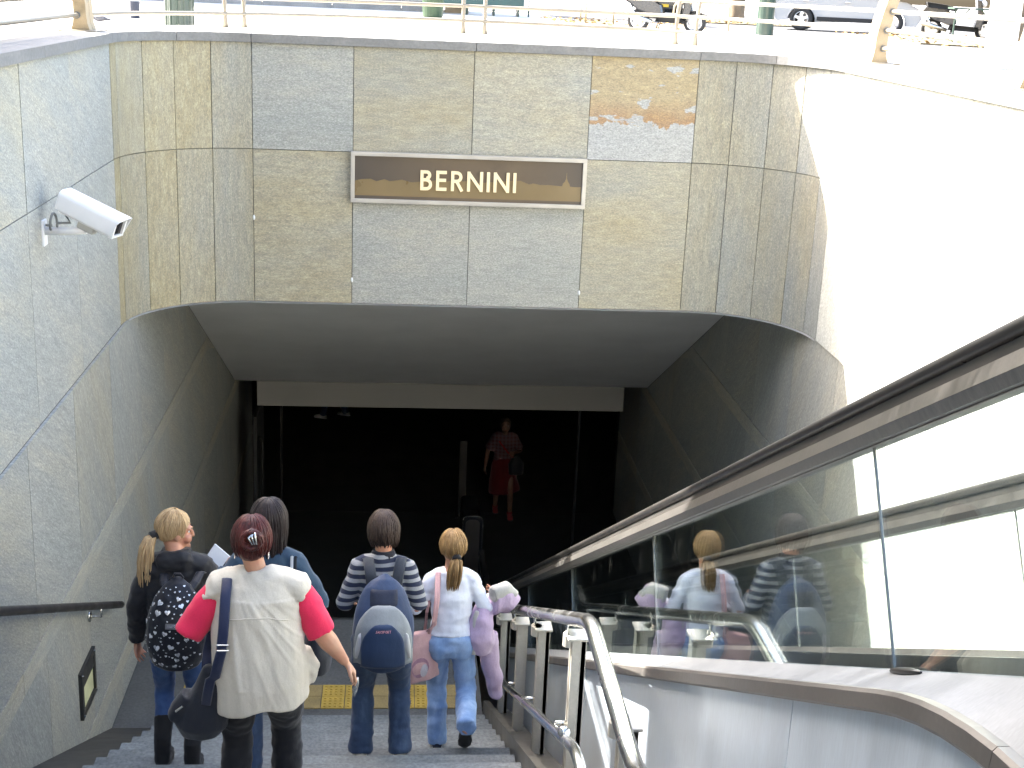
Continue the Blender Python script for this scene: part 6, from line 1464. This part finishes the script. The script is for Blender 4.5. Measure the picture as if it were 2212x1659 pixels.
# pink tote
tc = p5.W(-0.20, -0.045, 0.70); t = thing('tote_bag', tc, 'pale pink tote bag with rounded print, hanging beside the woman in white', 'bag')
tm = cloth('pink_canvas', (0.58, 0.36, 0.36), weave=300, var=0.06)
Rt = rotz(radians(24)); Pt = lambda x, y, z: tc + Rt @ V((x, y, z))
b = MB(); b.tube([Pt(0.0, 0, 0.19), Pt(0.0, 0, 0.1), Pt(0.0, 0, -0.05), Pt(0.01, 0, -0.16)], [(0.105, 0.022), (0.135, 0.045), (0.15, 0.055), (0.14, 0.03)], 20, ref=Rt @ V((1, 0, 0)))
bo = link('bag_body', remesh(b, 0.008, 2, [(0.008, (8, 8, 7), 1.4), (-0.006, (10, 10, 8), 5.4)]), tm, t, True); hit2 = surf(bo.data, ORG[t], None, None)
dk = Rt @ V((0, 1, 0))
for nm, cx_, cz_, rx, rz_2, m_ in (('print', -0.02, -0.045, 0.062, 0.075, cloth('mauve_print', (0.36, 0.20, 0.26))), ('print_highlight', 0.005, -0.065, 0.028, 0.05, cloth('pale_print', (0.48, 0.45, 0.50)))):
    vs = []
    for i in range(16):
        a = 2 * pi * i / 16; p, n_ = hit2(Pt(cx_ + rx * cos(a), -0.4, cz_ + rz_2 * sin(a)), dk); vs.append((p if p is not None else Pt(cx_ + rx * cos(a), -0.05, cz_)) + dk * (-0.004 if nm == 'print' else -0.007))
    MB().add(vs, [tuple(range(16))]).obj(nm, m_, t)
for k in (0, 1): MB().tube([Pt(0.045 - 0.01 * k, -0.02 + 0.03 * k, 0.17), p5.W(-0.122 + 0.012 * k, -0.118, 0.98), p5.W(-0.108 + 0.016 * k, -0.105, 1.16), p5.W(-0.103 + 0.016 * k, -0.015, 1.302), p5.W(-0.12, 0.08, 1.18), p5.W(-0.16, 0.06, 0.98), Pt(0.04, 0.02, 0.17)], [(0.010, 0.003)] * 7, 6, ref=(1, 0, 0)).obj('handle', tm, t, True)
# lilac hoodie over her right forearm, one sleeve hanging
jc = p5.el[1] + V((0.05, 0.05, -0.02)); t = thing('hoodie', jc, 'lilac jacket with grey lining draped over the arm of the woman in white', 'jacket')
lil = cloth('lilac_fleece', (0.47, 0.36, 0.50), weave=200, var=0.08, bmp=0.5); gry = cloth('grey_lining', (0.42, 0.41, 0.38), weave=160)
e0, w0 = p5.el[1], p5.wr[1]
b = MB(); b.tube([e0 + V((0.05, 0.02, 0.05)), e0 + V((0.13, 0.06, 0.05)), e0 + V((0.19, 0.06, -0.005))], [(0.07, 0.10), (0.075, 0.10), (0.045, 0.07)], 16)
b.tube([e0 + V((0.0, 0.06, 0.02)), e0 + V((-0.03, 0.0, -0.08)), e0 + V((-0.02, -0.03, -0.2)), e0 + V((-0.01, -0.02, -0.30))], [(0.055, 0.07), (0.075, 0.08), (0.09, 0.07), (0.06, 0.05)], 16)
b.tube([e0 + V((0.03, 0.02, -0.18)), e0 + V((0.04, 0.02, -0.36)), e0 + V((0.075, 0.03, -0.52)), e0 + V((0.10, 0.03, -0.62)), e0 + V((0.105, 0.03, -0.66))], [0.065, 0.062, 0.058, 0.050, 0.042], 14)
link('shell', remesh(b, 0.009, 2, [(0.012, (10, 10, 10), 4.8), (-0.014, (9, 9, 9), 2.6)]), lil, t, True)
b = MB(); b.tube([e0 + V((0.04, 0.0, 0.10)), e0 + V((0.12, 0.04, 0.115)), e0 + V((0.19, 0.05, 0.06))], [(0.05, 0.06), (0.055, 0.075), (0.03, 0.05)], 14)
b.tube([e0 + V((-0.055, -0.03, 0.0)), e0 + V((-0.075, -0.05, -0.15)), e0 + V((-0.07, -0.05, -0.3))], [0.018, 0.022, 0.016], 10)
link('lining', remesh(b, 0.009, 2, [(0.010, (12, 12, 12), 2.8)]), gry, t, True)

# --- woman in red skirt deep inside
L6 = (1.80, 20.6, -8.4)
p6 = person(L6, 'woman in a red skirt and checked blouse walking towards the steps in the dark', H=1.70, skin=(0.14, 0.075, 0.05), yaw=pi, arms=[((-0.115, 0.0, -0.235), (0.10, 0.16, 0.02)), ((0.12, 0.0, -0.245), (0.03, 0.04, -0.24))], feet=[(1.92, 20.45, -8.4), (1.70, 20.75, -8.4)], vox=0.010)
X = p6.X; b = MB(); b.tube([p6.pel + V((0, 0, 0.06)), p6.waist, p6.chest, p6.shl, p6.shl.lerp(p6.nk, 0.6)], [(0.175, 0.125), (0.17, 0.12), (0.182, 0.13), (0.172, 0.09), (0.085, 0.07)], 18, ref=X)
for i in range(2): b.tube([p6.sh[i] - X * 0.02 * (-1, 1)[i], p6.sh[i].lerp(p6.el[i], 0.85)], [0.075, 0.08], 14)
shoulders(p6, b)
layer(p6, 'blouse', b, 0.014, checks('checked_cotton', ((0.085, 0.06, 0.07), (0.06, 0.013, 0.017)), 0.06))
b = MB(); b.tube([p6.waist + V((0, 0, -0.02)), p6.pel, p6.pel + V((0, 0, -0.25)), p6.pel + V((0.03, 0.0, -0.47))], [(0.15, 0.11), (0.19, 0.14), (0.22, 0.18), (0.26, 0.21)], 20, ref=X)
layer(p6, 'skirt', b, 0.014, cloth('red_cotton', (0.075, 0.003, 0.005)), [(-0.02, (9, 9, 2), 3.1)])
for i in range(2): shoe(p6, i, cloth('red_leather', (0.2, 0.02, 0.02)))
h6 = hair_mat('brown_hair', (0.02, 0.014, 0.01), (0.06, 0.04, 0.03)); hair_cap(p6, h6, low=-0.03); face(p6)
t = thing('black_bag', p6.W(-0.2, 0.12, 0.8), 'black bag carried on the arm of the woman in the red skirt', 'bag')
b = MB().tube([p6.W(-0.17, 0.16, 1.06), p6.W(-0.19, 0.16, 0.95), p6.W(-0.2, 0.16, 0.76)], [(0.05, 0.05), (0.13, 0.07), (0.12, 0.06)], 16, ref=X); link('bag_body', remesh(b, 0.014, 2), bag_m, t, True)
MB().tube([p6.W(-0.19, 0.16, 1.0), p6.W(-0.05, 0.19, 1.14), p6.W(0.10, 0.15, 1.32)], 0.012, 8).obj('strap', cloth('dark_red_strap', (0.25, 0.01, 0.015)), t)

# --- passer-by far back in the hall with a pale bag
p7 = person((-1.15, 25.6, -8.4), 'barely visible person in dark clothes walking at the back of the dark hall', H=1.68, yaw=radians(70), arms=[((-0.1, -0.05, -0.24), (0.0, 0.08, -0.23)), ((0.1, 0.05, -0.24), (0.0, 0.05, -0.23))], feet=[(-1.40, 25.5, -8.4), (-0.95, 25.7, -8.4)], vox=0.014)
X = p7.X; b = MB(); b.tube([p7.pel, p7.waist, p7.chest, p7.shl, p7.shl.lerp(p7.nk, 0.6)], [(0.18, 0.13), (0.17, 0.12), (0.185, 0.13), (0.175, 0.09), (0.085, 0.07)], 16, ref=X)
for i in range(2): b.tube([p7.sh[i], p7.el[i], p7.wr[i]], [0.07, 0.06, 0.05], 12)
layer(p7, 'jacket', b, 0.018, black_cl); trousers(p7, jean_mid, vox=0.016)
for i in range(2): shoe(p7, i, M['cam_grey'], M['cam_white'])
hair_cap(p7, h6, low=-0.03)
t = thing('pale_bag', p7.W(-0.25, 0.1, 0.55), 'pale carrier bag held by the person far back in the hall', 'bag')
b = MB().tube([p7.W(-0.22, 0.0, 0.82), p7.W(-0.25, 0, 0.6), p7.W(-0.25, 0, 0.42)], [(0.08, 0.05), (0.2, 0.08), (0.19, 0.07)], 14, ref=p7.Yv); link('bag_body', remesh(b, 0.018, 2), cloth('pale_plastic', (0.55, 0.5, 0.48)), t, True)
